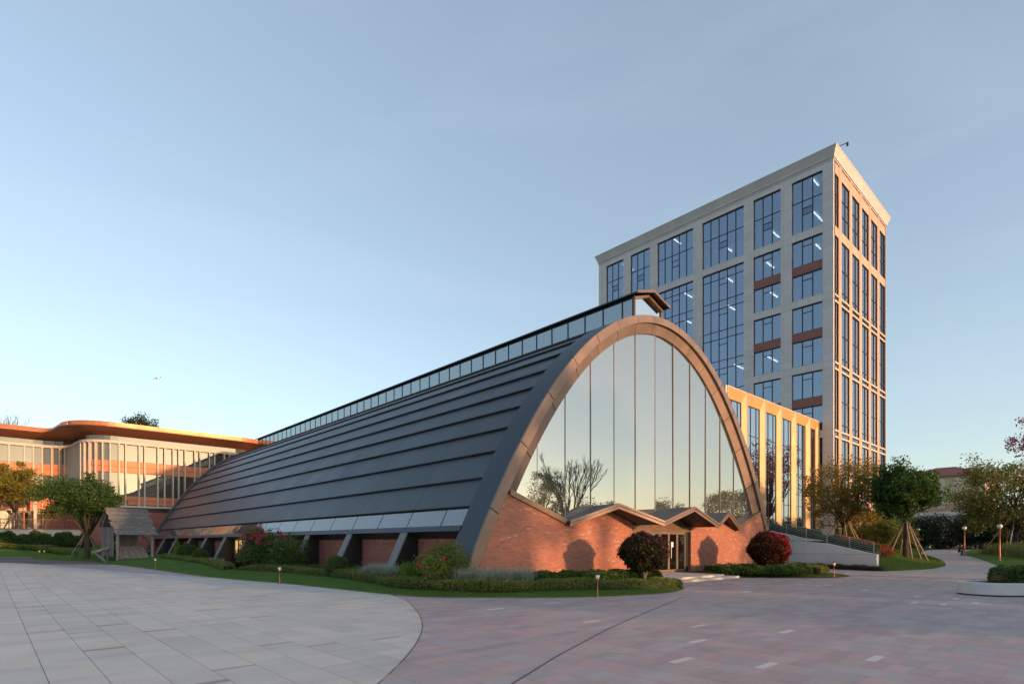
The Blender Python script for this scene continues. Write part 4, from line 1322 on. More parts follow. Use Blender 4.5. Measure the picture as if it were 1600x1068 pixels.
for k in range(7):
    s = .25+k*1.62; p = wpt(s,-.12)
    MB().box(p[0]-.022,p[0]+.022,p[1]-.022,p[1]+.022,wtop(s)-.05,wtop(s)+.78).build('post','steel',rl)
for k in range(6):
    h = .12+k*.125
    MB().tube([(*wpt(.25,-.12),wtop(.25)+h),(*wpt(8.3,-.12),wtop(8.3)+h),(*wpt(10,-.12),wtop(10)+h)], .013 if k < 5 else .022, 6).build('rail','steel',rl)

# ================================================================== FAR BLOCKS ON THE RIGHT
ab = thing('apartment_block', (174,28,0), 'distant cream and pink apartment block with red hipped roof', 'building')
MB().box(172,186,22.5,40,11.5,18.2).build('upper_wall','cream_block',ab)
MB().box(171.98,186.02,22.48,40.02,0,11.5).build('lower_wall','pink_block',ab)
MB().prism([(171.2,21.7,18.2),(186.8,21.7,18.2),(186.8,40.8,18.2),(171.2,40.8,18.2)],[(178,29,21.0),(180,29,21.0),(180,33,21.0),(178,33,21.0)]).build('roof','tile_red',ab)
for r in range(6):
    for c_ in range(5):
        y0 = 23.6+c_*3.3; z0 = 2.2+r*2.75
        w_ = MB().box(171.9,172.0,y0,y0+1.25,z0,z0+1.5).build('window','white_paint',ab); MB().box(171.86,171.9,y0+.1,y0+1.15,z0+.1,z0+1.4).build('pane','annex_glass',w_)
    for c_ in range(4):
        x0 = 173.2+c_*3.3; z0 = 2.2+r*2.75
        w_ = MB().box(x0,x0+1.25,22.38,22.48,z0,z0+1.5).build('window','white_paint',ab); MB().box(x0+.1,x0+1.15,22.34,22.38,z0+.1,z0+1.4).build('pane','annex_glass',w_)
gb = thing('grey_block', (176,42,0), 'distant flat-roofed grey building behind the apartment block', 'building')
MB().box(172,188,40.9,52,0,17.6).build('wall','grey_block',gb); MB().box(171.7,188.3,40.7,52.3,17.6,18.2).build('roof_slab','grey_block',gb)
MB().box(174,180,42,46.5,18.2,20.8).build('stair_head','grey_block',gb)
for r in range(5):
    for c_ in range(3): MB().box(171.92,172.0,42+c_*3.2,43.4+c_*3.2,2.5+r*3,4.1+r*3).build('window','annex_glass',gb)
vd = thing('viaduct', (150,20,0), 'grey concrete parapet of a raised road in front of the apartment block', 'viaduct')
MB().box(148,152,5,48,6.2,7.6).build('deck','grey_block',vd); MB().box(147.6,147.9,5,48,7.6,8.5).build('parapet','retaining',vd)
for k in range(4): MB().box(149,151,9+k*10,10.4+k*10,0,6.2).build('pier','grey_block',vd)

# ================================================================== PLANTING
BZ = np.array([bed_z(i, k/13) for i in range(len(LE)) for k in range(14)])
def bz(x, y):
    return float(BZ[np.argmin((BZ[:,0]-x)**2+(BZ[:,1]-y)**2), 2])
def smooth_path(pts, n=60):
    p = np.array(pts, float); t = np.linspace(0,1,len(p)); tt = np.linspace(0,1,n)
    q = np.stack([np.interp(tt,t,p[:,i]) for i in range(p.shape[1])],1)
    for _ in range(5): q[1:-1] = .25*q[:-2]+.5*q[1:-1]+.25*q[2:]
    return q
def hedge(name, pts, width, height, n, size, mat, label, zf, cat='hedge', core='leaf_shadow', wob=.12, group=None):
    q = smooth_path(pts, 70)
    d = np.gradient(q, axis=0); nn = np.stack([-d[:,1], d[:,0]],1); nn /= np.linalg.norm(nn,axis=1)[:,None]
    mid = q[len(q)//2]; base = (mid[0], mid[1], zf(mid[0], mid[1]))
    t = thing(name, base, label, cat, group)
    zz = np.array([zf(x, y) for x, y in q])
    ph = rng.random(3)*6
    hv = height*(1+wob*np.sin(np.arange(70)*.55+ph[0])+wob*.6*np.sin(np.arange(70)*1.37+ph[1]))
    wv = width*(1+wob*.7*np.sin(np.arange(70)*.43+ph[2]))
    tp = np.clip(np.minimum(np.arange(70), 69-np.arange(70))/3.0, .0, 1)**.5
    hv = hv*(.25+.75*tp); wv = wv*(.3+.7*tp)
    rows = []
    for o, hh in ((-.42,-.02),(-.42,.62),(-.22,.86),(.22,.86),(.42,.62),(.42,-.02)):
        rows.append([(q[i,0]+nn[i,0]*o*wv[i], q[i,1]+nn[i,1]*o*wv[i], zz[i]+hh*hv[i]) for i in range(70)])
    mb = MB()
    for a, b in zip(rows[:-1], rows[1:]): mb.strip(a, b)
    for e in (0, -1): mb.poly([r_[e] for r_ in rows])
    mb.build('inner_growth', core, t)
    # leaves in a shell around the core
    s = rng.random(n)*69; i0 = s.astype(int); f = s-i0
    i1 = np.minimum(i0+1, 69)
    c = q[i0]*(1-f)[:,None]+q[i1]*f[:,None]; nv = nn[i0]; zb = zz[i0]*(1-f)+zz[i1]*f; H = hv[i0]; W = wv[i0]
    ang = rng.random(n)*math.pi
    u = np.sign(np.cos(ang))*np.abs(np.cos(ang))**.5; v = np.abs(np.sin(ang))**.5
    rr = .86+.2*rng.random(n)
    v2 = np.where(rng.random(n)<.25, rng.random(n)*.8, v)
    P = np.stack([c[:,0]+nv[:,0]*u*W*.5*rr, c[:,1]+nv[:,1]*u*W*.5*rr, zb+H*v2*rr],1)
    leaf_mesh('foliage', P, size, mat, t, .4)
    return t
def shrub(name, c, rad, n, size, mat, label, cat='shrub', base_z=0, nclump=26, spread=.22, shell=.6, tip=0, tipmask=None, stems=5, group=None, bark='bark', core=True, stem_r=.03, flat=1.0):
    t = thing(name, (c[0],c[1],base_z), label, cat, group)
    P, cc = clump_points(c, rad, n, nclump, spread, shell, flat, None, base_z+.05)
    leaf_mesh('foliage', P, size, mat, t, .3, tip, tipmask(P) if tipmask else None)
    mb = MB()
    for k in range(stems):
        limb(mb, (c[0]+random.uniform(-.08,.08), c[1]+random.uniform(-.08,.08), base_z-.05), cc[k*max(1,len(cc)//stems) % len(cc)], stem_r, stem_r*.35, .1, 6)
    mb.build('stem', bark, t, True)
    return t
def ball(name, c, r, n, size, mat, label, base_z, squash=1.0, cat='shrub', group=None, core_mat='leaf_shadow', tipmask=None, trunk=None, lump=.06):
    """clipped ball: leaf shell over a dark heart"""
    t = thing(name, (c[0],c[1],base_z), label, cat, group)
    d = rng.normal(size=(n,3)); d /= np.linalg.norm(d,axis=1)[:,None]
    lm = 1+lump*.8*np.sin(d[:,0]*11+d[:,2]*8)*np.cos(d[:,1]*9)+lump*np.sin(d[:,0]*5+1)*np.cos(d[:,1]*4+d[:,2]*5)+lump*.8*np.sin(d[:,2]*9+d[:,0]*7)
    P = np.array(c)+d*(r*(.82+.2*rng.random(n)+.16*(rng.random(n)<.06)*rng.random(n))*lm)[:,None]*np.array([1,1,squash])
    leaf_mesh('foliage', P, size, mat, t, .2, 0, tipmask(P, d) if tipmask else None)
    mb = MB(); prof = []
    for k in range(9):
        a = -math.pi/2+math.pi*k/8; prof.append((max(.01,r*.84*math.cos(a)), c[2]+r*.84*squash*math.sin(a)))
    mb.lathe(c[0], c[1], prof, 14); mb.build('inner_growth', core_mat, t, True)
    if trunk:
        m2 = MB()
        for k in range(4):
            a = k*1.7; m2.tube([(c[0]+.08*math.cos(a),c[1]+.08*math.sin(a),base_z-.05),(c[0]+.05*math.cos(a+.6),c[1]+.05*math.sin(a+.6),base_z+.25),(c[0]+.22*math.cos(a),c[1]+.22*math.sin(a),c[2]-r*squash*.6)],[trunk,trunk*.8,trunk*.6],7)
        m2.build('trunk','bark_pale',t,True)
    return t

# -- beds along the hall
hedge('low_hedge', [(11.5,38),(12.4,33),(12.75,28.5),(12.6,24.7),(12.2,20.5),(12.05,18.6),(12.35,17.0),(13.2,15.8),(14.5,14.95),(15.9,14.35),(18.3,13.35),(20.2,12.75),(21.5,13.0)], .85, .36, 42000, .055, 'leaf_hedge', 'long low olive-green clipped hedge curving round the front corner lawn', bz)
hedge('low_hedge', [(11.4,58),(11.9,52),(12.1,46),(11.5,40.5),(11.1,38.2)], .9, .34, 12000, .07, 'leaf_hedge', 'low clipped hedge beside the far buttresses of the hall', bz)
hedge('green_border', [(15.6,16.2),(17.5,15.7),(19.5,15.3),(21.6,15.0),(22.6,14.6)], 1.0, .44, 14000, .10, 'leaf_hedge_dark', 'dark green strap-leaved border under the left brick wall by the steps', bz, 'plants')
hedge('dark_groundcover', [(13.3,38),(13.4,33),(13.4,28),(13.3,24)], .55, .42, 9000, .06, 'leaf_hedge_dark', 'dark low groundcover along the feet of the near buttresses', bz, 'plants')
# silver grasses
def tuft(name, c, r, n, h, w, mat, label, cat='grass', lean=.7, ry=None, group=None):
    z = bz(c[0], c[1]); t = thing(name, (c[0],c[1],z), label, cat, group)
    a = rng.random(n)*2*math.pi; q = np.sqrt(rng.random(n))
    P = np.stack([c[0]+q*np.cos(a)*r, c[1]+q*np.sin(a)*(ry or r), np.full(n, z)],1)
    blades('leaves', P, h, w, mat, t, lean, seg=3)
    return t
k = 0
for c, r, n in (((13.2,17.0),.42,420),((13.75,16.35),.42,420),((14.4,16.05),.40,420),((15.1,15.75),.36,330),((12.75,17.75),.36,320),((12.75,21.6),.36,320),((12.85,22.5),.36,300),((12.75,23.3),.32,260)):
    near = c[1] < 18
    tuft('silver_grass', c, r, n+200, .80, .034, 'leaf_silver', 'tuft of silvery striped grass at the front corner of the hall' if near else 'tuft of silvery striped grass by the near buttresses', group='silver grass tufts at the corner' if near else 'silver grass tufts by the buttresses')
for c in ((12.9,48),(12.7,51),(12.9,54)):
    tuft('silver_grass', c, .7, 300, .42, .03, 'leaf_silver', 'low silvery grass patch by the far buttresses', group='silver grass far', ry=1.4)
tuft('leafy_clump', (12.45,19.4), .40, 380, .95, .07, 'leaf_lime', 'bright lime-green clump of broad upright leaves by the hall corner', 'plant', .55)
tuft('purple_plant', (12.55,38.8), .95, 900, 1.3, .09, 'leaf_purple', 'dark purple strap-leaved clump beside the red-flowering bush', 'plant', .6)
# flowering shrubs
def with_flowers(t, P, n, size, mat):
    idx = rng.choice(len(P), n); leaf_mesh('flower', P[idx]+rng.normal(size=(n,3))*.05, size, mat, t, .1, aspect=.9)
def flower_shrub(name, c, rad, n, size, mat, label, bzv, nf, fmat, fsize, top_only=False, spread=.25, ncl=40):
    t = thing(name, (c[0],c[1],bzv), label, 'shrub')
    P, cc = clump_points(c, rad, n, ncl, spread, .5, 1, None, bzv+.1)
    leaf_mesh('foliage', P, size, mat, t, .3)
    # blossoms sit in small bunches on the outside
    d = P-np.array(c); rr = (d/np.array(rad)); m = np.linalg.norm(rr,axis=1)
    cand = P[(m > .85) & ((P[:,2] > c[2]+rad[2]*.1) if top_only else (P[:,2] > bzv))]
    cen = cand[rng.choice(len(cand), nf)]
    F = (cen[:,None,:]+rng.normal(size=(nf,9,3))*.055).reshape(-1,3)
    leaf_mesh('blossom', F, fsize, fmat, t, .1, aspect=.9)
    mb = MB()
    for k in range(6): limb(mb, (c[0]+random.uniform(-.15,.15),c[1]+random.uniform(-.15,.15),bzv-.05), cc[k*6 % len(cc)], .035, .012, .1)
    mb.build('stem','bark',t,True)
    return t
z_ = bz(12.7,18.2)
flower_shrub('flowering_shrub', (12.95,17.75,z_+.84), (.88,.88,.74), 7500, .085, 'leaf_olive', 'loose green shrub with few scarlet flowers at the foot of the arch', z_, 12, 'flower_red', .10)
z_ = bz(12.6,36.5)
flower_shrub('flowering_shrub', (12.9,37.0,z_+1.35), (1.5,1.9,1.15), 10000, .12, 'leaf_green', 'large bougainvillea bush covered in crimson flowers against the hall side', z_, 130, 'flower_magenta', .13, True, .35)
flower_shrub('flowering_shrub', (13.1,33.8,z_+.95), (.9,1.1,.95), 5000, .11, 'leaf_hedge_dark', 'dark green bush with pale tips between bougainvillea and buttress', z_, 6, 'leaf_silver', .08)
for c, r, lab, sq in (((12.75,26.6),.62,'round clipped green ball shrub between the near buttresses',.92),((12.6,54.6),.80,'bright green clipped ball shrub by the far buttresses',.9),((12.5,50.2),.62,'rounded small green shrub below a far buttress',1.0)):
    z = bz(*c); ball('ball_shrub', (c[0],c[1],z+r*.72), r, 6500 if r > .7 else 5000, .07, 'leaf_green', lab, z, sq)
t = thing('cone_shrub', (12.4,57.2,bz(12.4,57.2)), 'small pointed green conifer beside the far ball shrub', 'shrub')
n = 3500; hh = rng.random(n)**1.4; a = rng.random(n)*2*math.pi; zz0 = bz(12.4,57.2)
leaf_mesh('foliage', np.stack([12.4+np.cos(a)*(1-hh)*.55*(.8+.3*rng.random(n)), 57.2+np.sin(a)*(1-hh)*.55*(.8+.3*rng.random(n)), zz0+hh*1.6],1), .08, 'leaf_lime', t, .8)
MB().tube([(12.4,57.2,zz0-.05),(12.4,57.2,zz0+1.4)],[.05,.01],6).build('stem','bark',t)

# topiary balls by the entrance
bzl = bz(21.2,14.4)
def red_right(P, d): return rng.random(len(P)) < np.clip(.35*d[:,0]-.3*d[:,1]+.25*d[:,2]+.12, .03, .75)
def mauve(P, d): return rng.random(len(P)) < np.clip(.25*d[:,0]+.25*d[:,2]+.16, .06, .55)
ball('round_bougainvillea', (21.2,14.4,1.46), 1.02, 11000, .125, 'leaf_mauve', 'dark round-clipped bougainvillea with dull mauve flowers left of the steps', bzl, .80, 'topiary', None, 'leaf_shadow', mauve, .08, .07)
ball('round_bougainvillea', (33.4,14.1,1.52), 1.12, 11000, .125, 'leaf_bougain_red', 'round-clipped bougainvillea glowing with red flowers right of the steps', .22, .86, 'topiary', None, 'leaf_shadow', red_right, .08, .07)

# bed right of the steps
rb = smooth_path(RB, 40); bk = smooth_path([(29.7,17.3),(31,17.3),(32.3,17.3),(33.8,17.3),(35.5,17.3),(37.5,17.3),(40,17.3),(42,17.3)], 40)
mb = MB()
for i in range(40):
    for k in range(8):
        t_ = k/7; p = rb[i]*(1-t_)+bk[i]*t_; mb.v.append((p[0],p[1],gz(*p)+.02+.2*smooth(t_*1.6)))
for i in range(39):
    for k in range(7): a = i*8+k; mb.f.append((a,a+8,a+9,a+1))
struct('right_bed', mb, 'lawn_warm', True)
def rz(x, y): return .16+gz(x,y)
hedge('green_border', [(30.0,15.6),(30.6,14.3),(31.5,13.2),(32.6,12.6),(33.6,12.5)], 1.5, .42, 16000, .11, 'leaf_hedge_dark', 'green strap-leaved border around the red bougainvillea', rz, 'plants')
hedge('yellow_border', [(30.6,16.4),(32.2,15.9),(34,15.0),(35.4,14.0)], 1.3, .42, 11000, .09, 'leaf_hedge', 'yellow-green low planting behind the red bougainvillea', rz, 'plants')
hedge('yellow_border', [(34.0,12.0),(35.0,11.9),(36.0,12.3),(36.9,13.2)], .9, .34, 8000, .075, 'leaf_hedge', 'small clipped yellow-green hedge at the tip of the right bed', rz, 'hedge')
tuft_z = rz(36,14)
t = thing('pale_grass', (36.0,14.6,tuft_z), 'pale lime grasses between red bougainvillea and grey wall', 'grass')
P = np.stack([36.0+rng.normal(size=900)*.8, 14.6+rng.normal(size=900)*.7, np.full(900, tuft_z)],1); blades('leaves', P, .6, .03, 'leaf_lime', t, .6, seg=3)
hedge('brown_hedge', [wpt(-.9,.55), wpt(2,.55), wpt(5,.55), wpt(8,.55)], .8, .30, 9000, .06, 'leaf_brown_hedge', 'low brownish clipped hedge along the foot of the grey wall', lambda x,y: gz(x,y))
# behind the railing
def wz(x, y): return max(mound_z(x, y), .5)-.1
hedge('terrace_hedge', [wpt(.4,-1.0), wpt(3,-1.0), wpt(6,-1.0), wpt(9.8,-1.1)], 1.0, .75, 12000, .09, 'leaf_hedge_dark', 'dark green sloping hedge behind the steel railing', lambda x,y: wtop(max(0,((x-WALL_A[0])*wd.x+(y-WALL_A[1])*wd.y)))-.35)
hedge('terrace_hedge', [(46.5,17.5),(52,21.0),(58,22.4),(66,22.6)], 1.2, .8, 9000, .12, 'leaf_hedge_dark', 'dark hedge along the foot of the gold annex', mound_z)
# red flower bed on the mound
P = []
for _ in range(16000):
    x = random.uniform(47,64); y = edge_y(x)+random.uniform(3.4,7.2)
    P.append((x, y, mound_z(x,y)+random.uniform(.02,.38)))
tag(leaf_mesh('red_groundcover', P, .15, 'leaf_red_bed', None, .3), 'band of rust-red bedding plants on the mound behind the trees', 'flowers', kind='stuff')
P = []
for _ in range(26000):
    x = 41.5+random.random()**1.3*26; y = edge_y(x)+random.uniform(.03,4.5)
    if y > WALL_A[1] and x < wall_x(y)+.1: continue
    P.append((x, y, mound_z(x,y)-.01))
tag(blades('mound_grass', P, .07, .02, 'blade', None, .6, seg=1), 'mown grass on the slope beside the winding path', 'grass', kind='stuff')

# -- trees
def props(tree_label, base, h, r, n, group, mat='prop_wood', zf=None, rad=.045):
    for k in range(n):
        a = 2*math.pi*k/n+.5; x = base[0]+r*math.cos(a); y = base[1]+r*math.sin(a)
        z = zf(x,y) if zf else base[2]
        o = MB().tube([(x,y,z-.05),(base[0]+.12*math.cos(a),base[1]+.12*math.sin(a),base[2]+h)], rad, 6)
        ob = o.build('support_pole', mat, None, True, (x,y,z))
        tag(ob, 'wooden prop leaning on the trunk of the '+tree_label, 'pole', group)
bt = (55.9,12.4,mound_z(55.9,12.4))
tree('round_tree', bt, 'dark green round-crowned tree on the mound by the path', 'leaf_dark', (56.0,12.5,6.2), (2.45,2.45,2.35), 34000, 140, .32, .19, trunk_r=.2, fork=(55.9,12.4,4.2), nlimb=12, shell=.35, seed=21)
props('dark round-crowned tree', bt, 2.9, 1.55, 6, 'props of the dark round tree', zf=mound_z)
bt = (57.6,17.6,mound_z(57.6,17.6))
tree('autumn_tree', bt, 'loose tree turning yellow and bronze before the gold annex', 'leaf_autumn', (57.6,17.6,6.5), (3.7,3.7,3.2), 17000, 120, .42, .17, bark='bark', trunk_r=.15, fork=(57.6,17.6,bt[2]+1.3), nlimb=16, shell=.3, seed=5, tipfrac=.12)
props('yellow and bronze tree', bt, 2.3, 1.5, 6, 'props of the bronze tree', zf=mound_z)
bt = (66.5,19.5,mound_z(66.5,19.5))
tree('small_tree', bt, 'small yellow-green tree behind the dark round tree', 'leaf_yellow', (66.8,18.4,3.3), (2.6,2.2,1.9), 7000, 50, .4, .18, nlimb=8, seed=8)
tree('small_tree', (63,15.6,mound_z(63,15.6)), 'low light-green bush tree under the dark round tree', 'leaf_hedge', (63.2,15.2,3.0), (2.0,1.8,1.5), 7000, 46, .36, .17, nlimb=8, seed=18)
bt = (77,7.6,.95)
tree('spreading_tree', bt, 'wide green tree with a few pink blossoms beside the reed bed', 'leaf_olive', (77.5,8.0,7.0), (5.2,5.2,4.2), 26000, 130, .55, .22, trunk_r=.24, fork=(77,7.6,3.0), nlimb=16, shell=.3, seed=33, tipmask_f=lambda P: (rng.random(len(P)) < .06+.3*np.clip(np.sin(P[:,0]*1.3+P[:,2]*1.1)*np.cos(P[:,1]),0,1)))
props('wide green tree', bt, 4.2, 2.6, 5, 'props of the wide green tree', 'steel')
tree('blossom_tree', (103,7.2,1.1), 'tall sparse tree with pink blossoms rising behind the wide green tree', 'leaf_pink', (104.5,5.6,15.2), (6.6,6.6,5.8), 5600, 130, .6, .36, trunk_r=.3, fork=(103.6,6.4,6.5), nlimb=30, shell=.3, seed=44)
for k, (x, y, r, h) in enumerate(((104,24,4.4,5.6),(108,19.5,4.4,6.2),(112,15,4.6,6.0),(109,11,4.5,5.6),(112,6,4.8,6.4),(96,27,4.2,5.8),(90,24,3.6,5.0),(101,3,4.5,6.5),(112,1,4.8,6.4))):
    tree('backdrop_tree', (x,y,gz(x,y)), 'dense shadowy evergreen tree closing the view behind the path', 'leaf_shadow', (x,y,h*.55), (r,r,h*.5), 9000, 60, .6, .3, nlimb=5, shell=.35, seed=60+k, group='dense evergreens behind the path')
# left trees
bt = (6.7,64.6,bz(6.7,64.6))
tree('dark_tree', bt, 'dark green spreading tree beside the wooden hut', 'leaf_dark', (6.3,64.2,5.9), (3.6,3.6,1.95), 20000, 95, .38, .17, trunk_r=.24, fork=(6.7,64.6,2.5), nlimb=14, shell=.3, seed=71)
props('dark tree beside the hut', bt, 2.4, 1.6, 4, 'props of the tree beside the hut', 'timber')
tree('yellow_tree', (2.6,92.6,3.5), 'yellow-green tree on the terrace of the curved building', 'leaf_yellow', (2.2,92.2,9.0), (3.3,2.8,2.6), 11000, 70, .42, .22, trunk_r=.15, fork=(2.6,92.6,5.6), nlimb=12, shell=.3, seed=72)
props('yellow-green terrace tree', (2.6,92.6,3.5), 2.2, 1.4, 3, 'props of the terrace tree', 'timber')
tree('rooftop_tree', (21,124,0), 'dark treetop rising behind the orange roof', 'leaf_bougain', (20.6,124,23.4), (3.4,3.4,2.2), 3800, 50, .5, .3, trunk_r=.3, nlimb=14, seed=75)
def bare_tree(name, base, h, label, lev=5, r=.2, spread=.5, group=None, up=.25):
    t = thing(name, base, label, 'tree', group)
    tr = MB(); b = Vector(base)
    tr.tube([b-Vector((0,0,.2)), b+Vector((.05,0,h*.16)), b+Vector((0,.05,h*.32))], [r*1.4,r,r*.85], 8); tr.build('trunk','bark',t,True)
    br = MB()
    for k in range(4):
        a = k*1.57+random.random(); bare_branches(br, b+Vector((0,.05,h*(.30-.02*k))), (math.cos(a)*.5, math.sin(a)*.5, 1), h*.2, r*.6, lev, spread, up)
    br.build('branches','bark',t); return t
bare_tree('bare_tree', (-1.0,132,0), 28, 'leafless tree rising behind the roof of the curved wing', 5, .3)
# across the plaza, behind the photographer: trees the big window mirrors, shade trees, an added hedge
bare_tree('bare_tree', (49.5,-8.2,.2), 12.5, 'leafless upright tree across the plaza, mirrored in the great window', 5, .26, .5, up=.28)
tree('fine_tree', (46.0,-9.8,.2), 'fine-leaved dark tree across the plaza, mirrored in the window corner', 'leaf_dark', (46,-9.8,6.2), (3.4,3.4,4.6), 15000, 90, .38, .16, trunk_r=.16, nlimb=14, seed=81, shell=.25)
tree('fine_tree', (53.0,-13,.3), 'low dark tree across the plaza beside the leafless one', 'leaf_dark', (53,-13,3.4), (4.2,4.2,3.0), 9000, 60, .5, .2, nlimb=8, seed=82)
for k, (x, y, h, r) in enumerate(((92,-9,10.5,4.4),(101,-13,11.5,4.6),(84,-16,9,4.2),(112,-10,11,5),(74,-24,9,4.2))):
    tree('far_side_tree', (x,y,.8), 'leafy tree on the far side of the plaza, mirrored low in the windows', 'leaf_dark', (x,y,h*.6), (r,r,h*.42), 9000, 60, .55, .24, nlimb=8, seed=90+k, group='trees across the plaza')
for k, (x, y, zc, rz_, nl, lab) in enumerate(((23.2,-28,7.0,5.6,15000,'tall leafy tree behind the viewpoint shading the brick wall'),(26.4,-32,7.2,6.0,13000,'second tall leafy tree behind the viewpoint'),(30.2,-29,11.6,2.9,7500,'high-crowned tree behind the viewpoint with a bare trunk'),(33.5,-33,11.8,2.9,7500,'high-crowned tree farther behind the viewpoint'))):
    tree('shade_tree', (x,y,0), lab, 'leaf_green', (x,y,zc), (2.7,2.7,rz_), nl, 70, .5, .3, nlimb=10, seed=101+k, trunk_r=.22)
hedge('shade_hedge', [(25.5,-10.5),(29,-9.6),(33,-9),(38,-9)], 1.6, 2.5, 9000, .2, 'leaf_hedge_dark', 'tall dark unseen hedge added across the plaza to shade the white planter', lambda x,y: 0)  # unseen hedge, added to keep the low sun off the planter
# reed bed on the verge
P = []
for _ in range(9000):
    u = random.random(); x = 61.5+u*15; y = 5.2+u*5.4-random.random()**.7*5.5
    P.append((x, y, gz(x,y)+.15))
tag(blades('reed_bed', P, 1.25, .05, 'leaf_reed', None, .5, seg=2), 'tall pale green ornamental grasses beside the winding path', 'grass', kind='stuff')
# hedges below the left terrace
hedge('terrace_hedge', [(-9,86.8),(-3,86.6),(2,86.2),(6,85.2),(9,83.6)], 2.0, 1.25, 16000, .17, 'leaf_hedge_dark', 'broad dark shrub hedge below the cream terrace wall', lambda x,y: far_z(y)+.1, wob=.2)
hedge('clipped_hedge', [(-9,84.2),(-3,84.0),(1,83.6),(4,82.2),(6,80.0),(7.2,78.2)], 1.0, .5, 12000, .11, 'leaf_hedge', 'clipped green hedge curving along the far lawn', lambda x,y: far_z(y), wob=.06)
hedge('clipped_hedge', [(9.0,79.0),(10.5,76),(11.6,72),(12.2,68)], 1.2, .5, 7000, .11, 'leaf_hedge', 'short green hedge behind the wooden hut', lambda x,y: gz(x,y)+.3, wob=.06)

# ================================================================== SMALL THINGS
def bollard(x, y, z, label, group='garden lamps along the paving', h=.82):
    t = thing('garden_lamp', (x,y,z), label, 'lamp', group)
    MB().lathe(x,y,[(.05,z-.05),(.05,z+.03),(.022,z+.05),(.020,z+h-.24),(.05,z+h-.22)],10).build('post','lamp_copper',t,True)
    MB().lathe(x,y,[(.035,z+h-.22),(.068,z+h-.15),(.07,z+h-.10),(.05,z+h-.055)],12).build('lantern','globe',t,True)
    MB().lathe(x,y,[(.075,z+h-.055),(.045,z+h-.02),(.015,z+h),(.012,z+h+.03)],12).build('cap','lamp_dark',t,True)
    return t
bollard(15.3,12.25,bz(15.3,12.25),'small copper garden lamp on the lawn left of the steps', None)
bollard(9.75,26.1,bz(9.75,26.1),'small copper garden lamp on the lawn opposite the crimson bougainvillea', None)
bollard(8.05,43,bz(8.05,43),'small copper garden lamp on the lawn near the wooden hut', None)
bollard(33.7,10.75,gz(33.7,10.75)+.03,'small copper garden lamp at the tip of the right bed', None)
for x, y in ((3.75,72.4),(4.1,72.1)): bollard(x, y, gz(x,y), 'small pale-headed lamp by the far cross path')
def globe_lamp(x, y, z, h, label, group=None):
    t = thing('globe_lamp', (x,y,z), label, 'lamp', group)
    MB().lathe(x,y,[(.13,z-.05),(.13,z+.06),(.075,z+.1),(.07,z+.55),(.055,z+.6),(.05,z+h-.42),(.09,z+h-.38)],12).build('post','lamp_copper',t,True)
    MB().lathe(x,y,[(.06,z+h-.38)]+[(.19*math.cos(a),z+h-.2+.19*math.sin(a)) for a in np.linspace(-1.2,.75,8)],14).build('globe','globe',t,True)
    MB().lathe(x,y,[(.15,z+h-.07),(.11,z+h-.01),(.05,z+h+.03),(.02,z+h+.12)],12).build('cap','lamp_dark',t,True)
globe_lamp(60.1,6.95,gz(60,7)+.05,3.0,'copper globe lamp standing before the reed bed')
globe_lamp(73.2,11.2,gz(73,11)+.03,3.0,'copper globe lamp at the bend of the winding path')
globe_lamp(98,20.2,gz(98,20)+.1,3.0,'copper globe lamp at the far end of the path by the evergreens')
globe_lamp(88,9.5,gz(88,9.5)+.2,3.2,'copper globe lamp deep behind the reeds')
globe_lamp(62.8,3.9,gz(62.8,3.9)+.15,3.0,'copper globe lamp on the verge lawn beside the reeds')

# planter with box shrub, its rounded end towards the plaza
pln = thing('stone_planter', (28.3,1.2,0), 'long white stone planter with rounded end on the red paving', 'planter')
pd = Vector((.7343,-.6786)); pn = Vector((-.6786,-.7343))
c0 = Vector((26.55,3.35)); 
def pl_loop(r, L, z):
    pts = []
    for k in range(33):
        a = math.pi/2+math.pi*k/32; p = c0+pd*(r*math.cos(a))+pn*(r*math.sin(a)); pts.append((p.x,p.y,z))
    for s in (-1,1):
        p = c0+pd*L+pn*(r*s); pts.append((p.x,p.y,z))
    return pts
MB().prism(pl_loop(.84,6.5,.0), pl_loop(.84,6.5,.05)).build('plinth','black',pln)
ro, ri = pl_loop(.95,6.6,0), pl_loop(.72,6.4,0)
mb = MB(); n = len(ro)
for (l0, z0), (l1, z1) in ((( ro,.05),(ro,.44)),((ro,.44),(pl_loop(.93,6.58,0),.46)),((pl_loop(.93,6.58,0),.46),(ri,.46)),((ri,.46),(ri,.3))):
    a = [(x,y,z0) for x,y,_ in l0]+[(l0[0][0],l0[0][1],z0)]; b = [(x,y,z1) for x,y,_ in l1]+[(l1[0][0],l1[0][1],z1)]; mb.strip(a,b)
mb.build('stone_rim','planter',pln)
MB().poly([(x,y,.38) for x,y,_ in ri]).build('soil','soil',pln)
q0 = c0+pd*.25; q1 = c0+pd*5.5
hedge('box_shrub', [tuple(q0), tuple(q0.lerp(q1,.5)), tuple(q1)], 1.3, .56, 14000, .10, 'leaf_green', 'glossy green shrub filling the white stone planter', lambda x,y: .38, 'shrub')
lp = c0+pd*1.75+pn*.1
bollard(lp.x, lp.y, .5, 'copper lantern rising out of the planter shrub', None, .75)

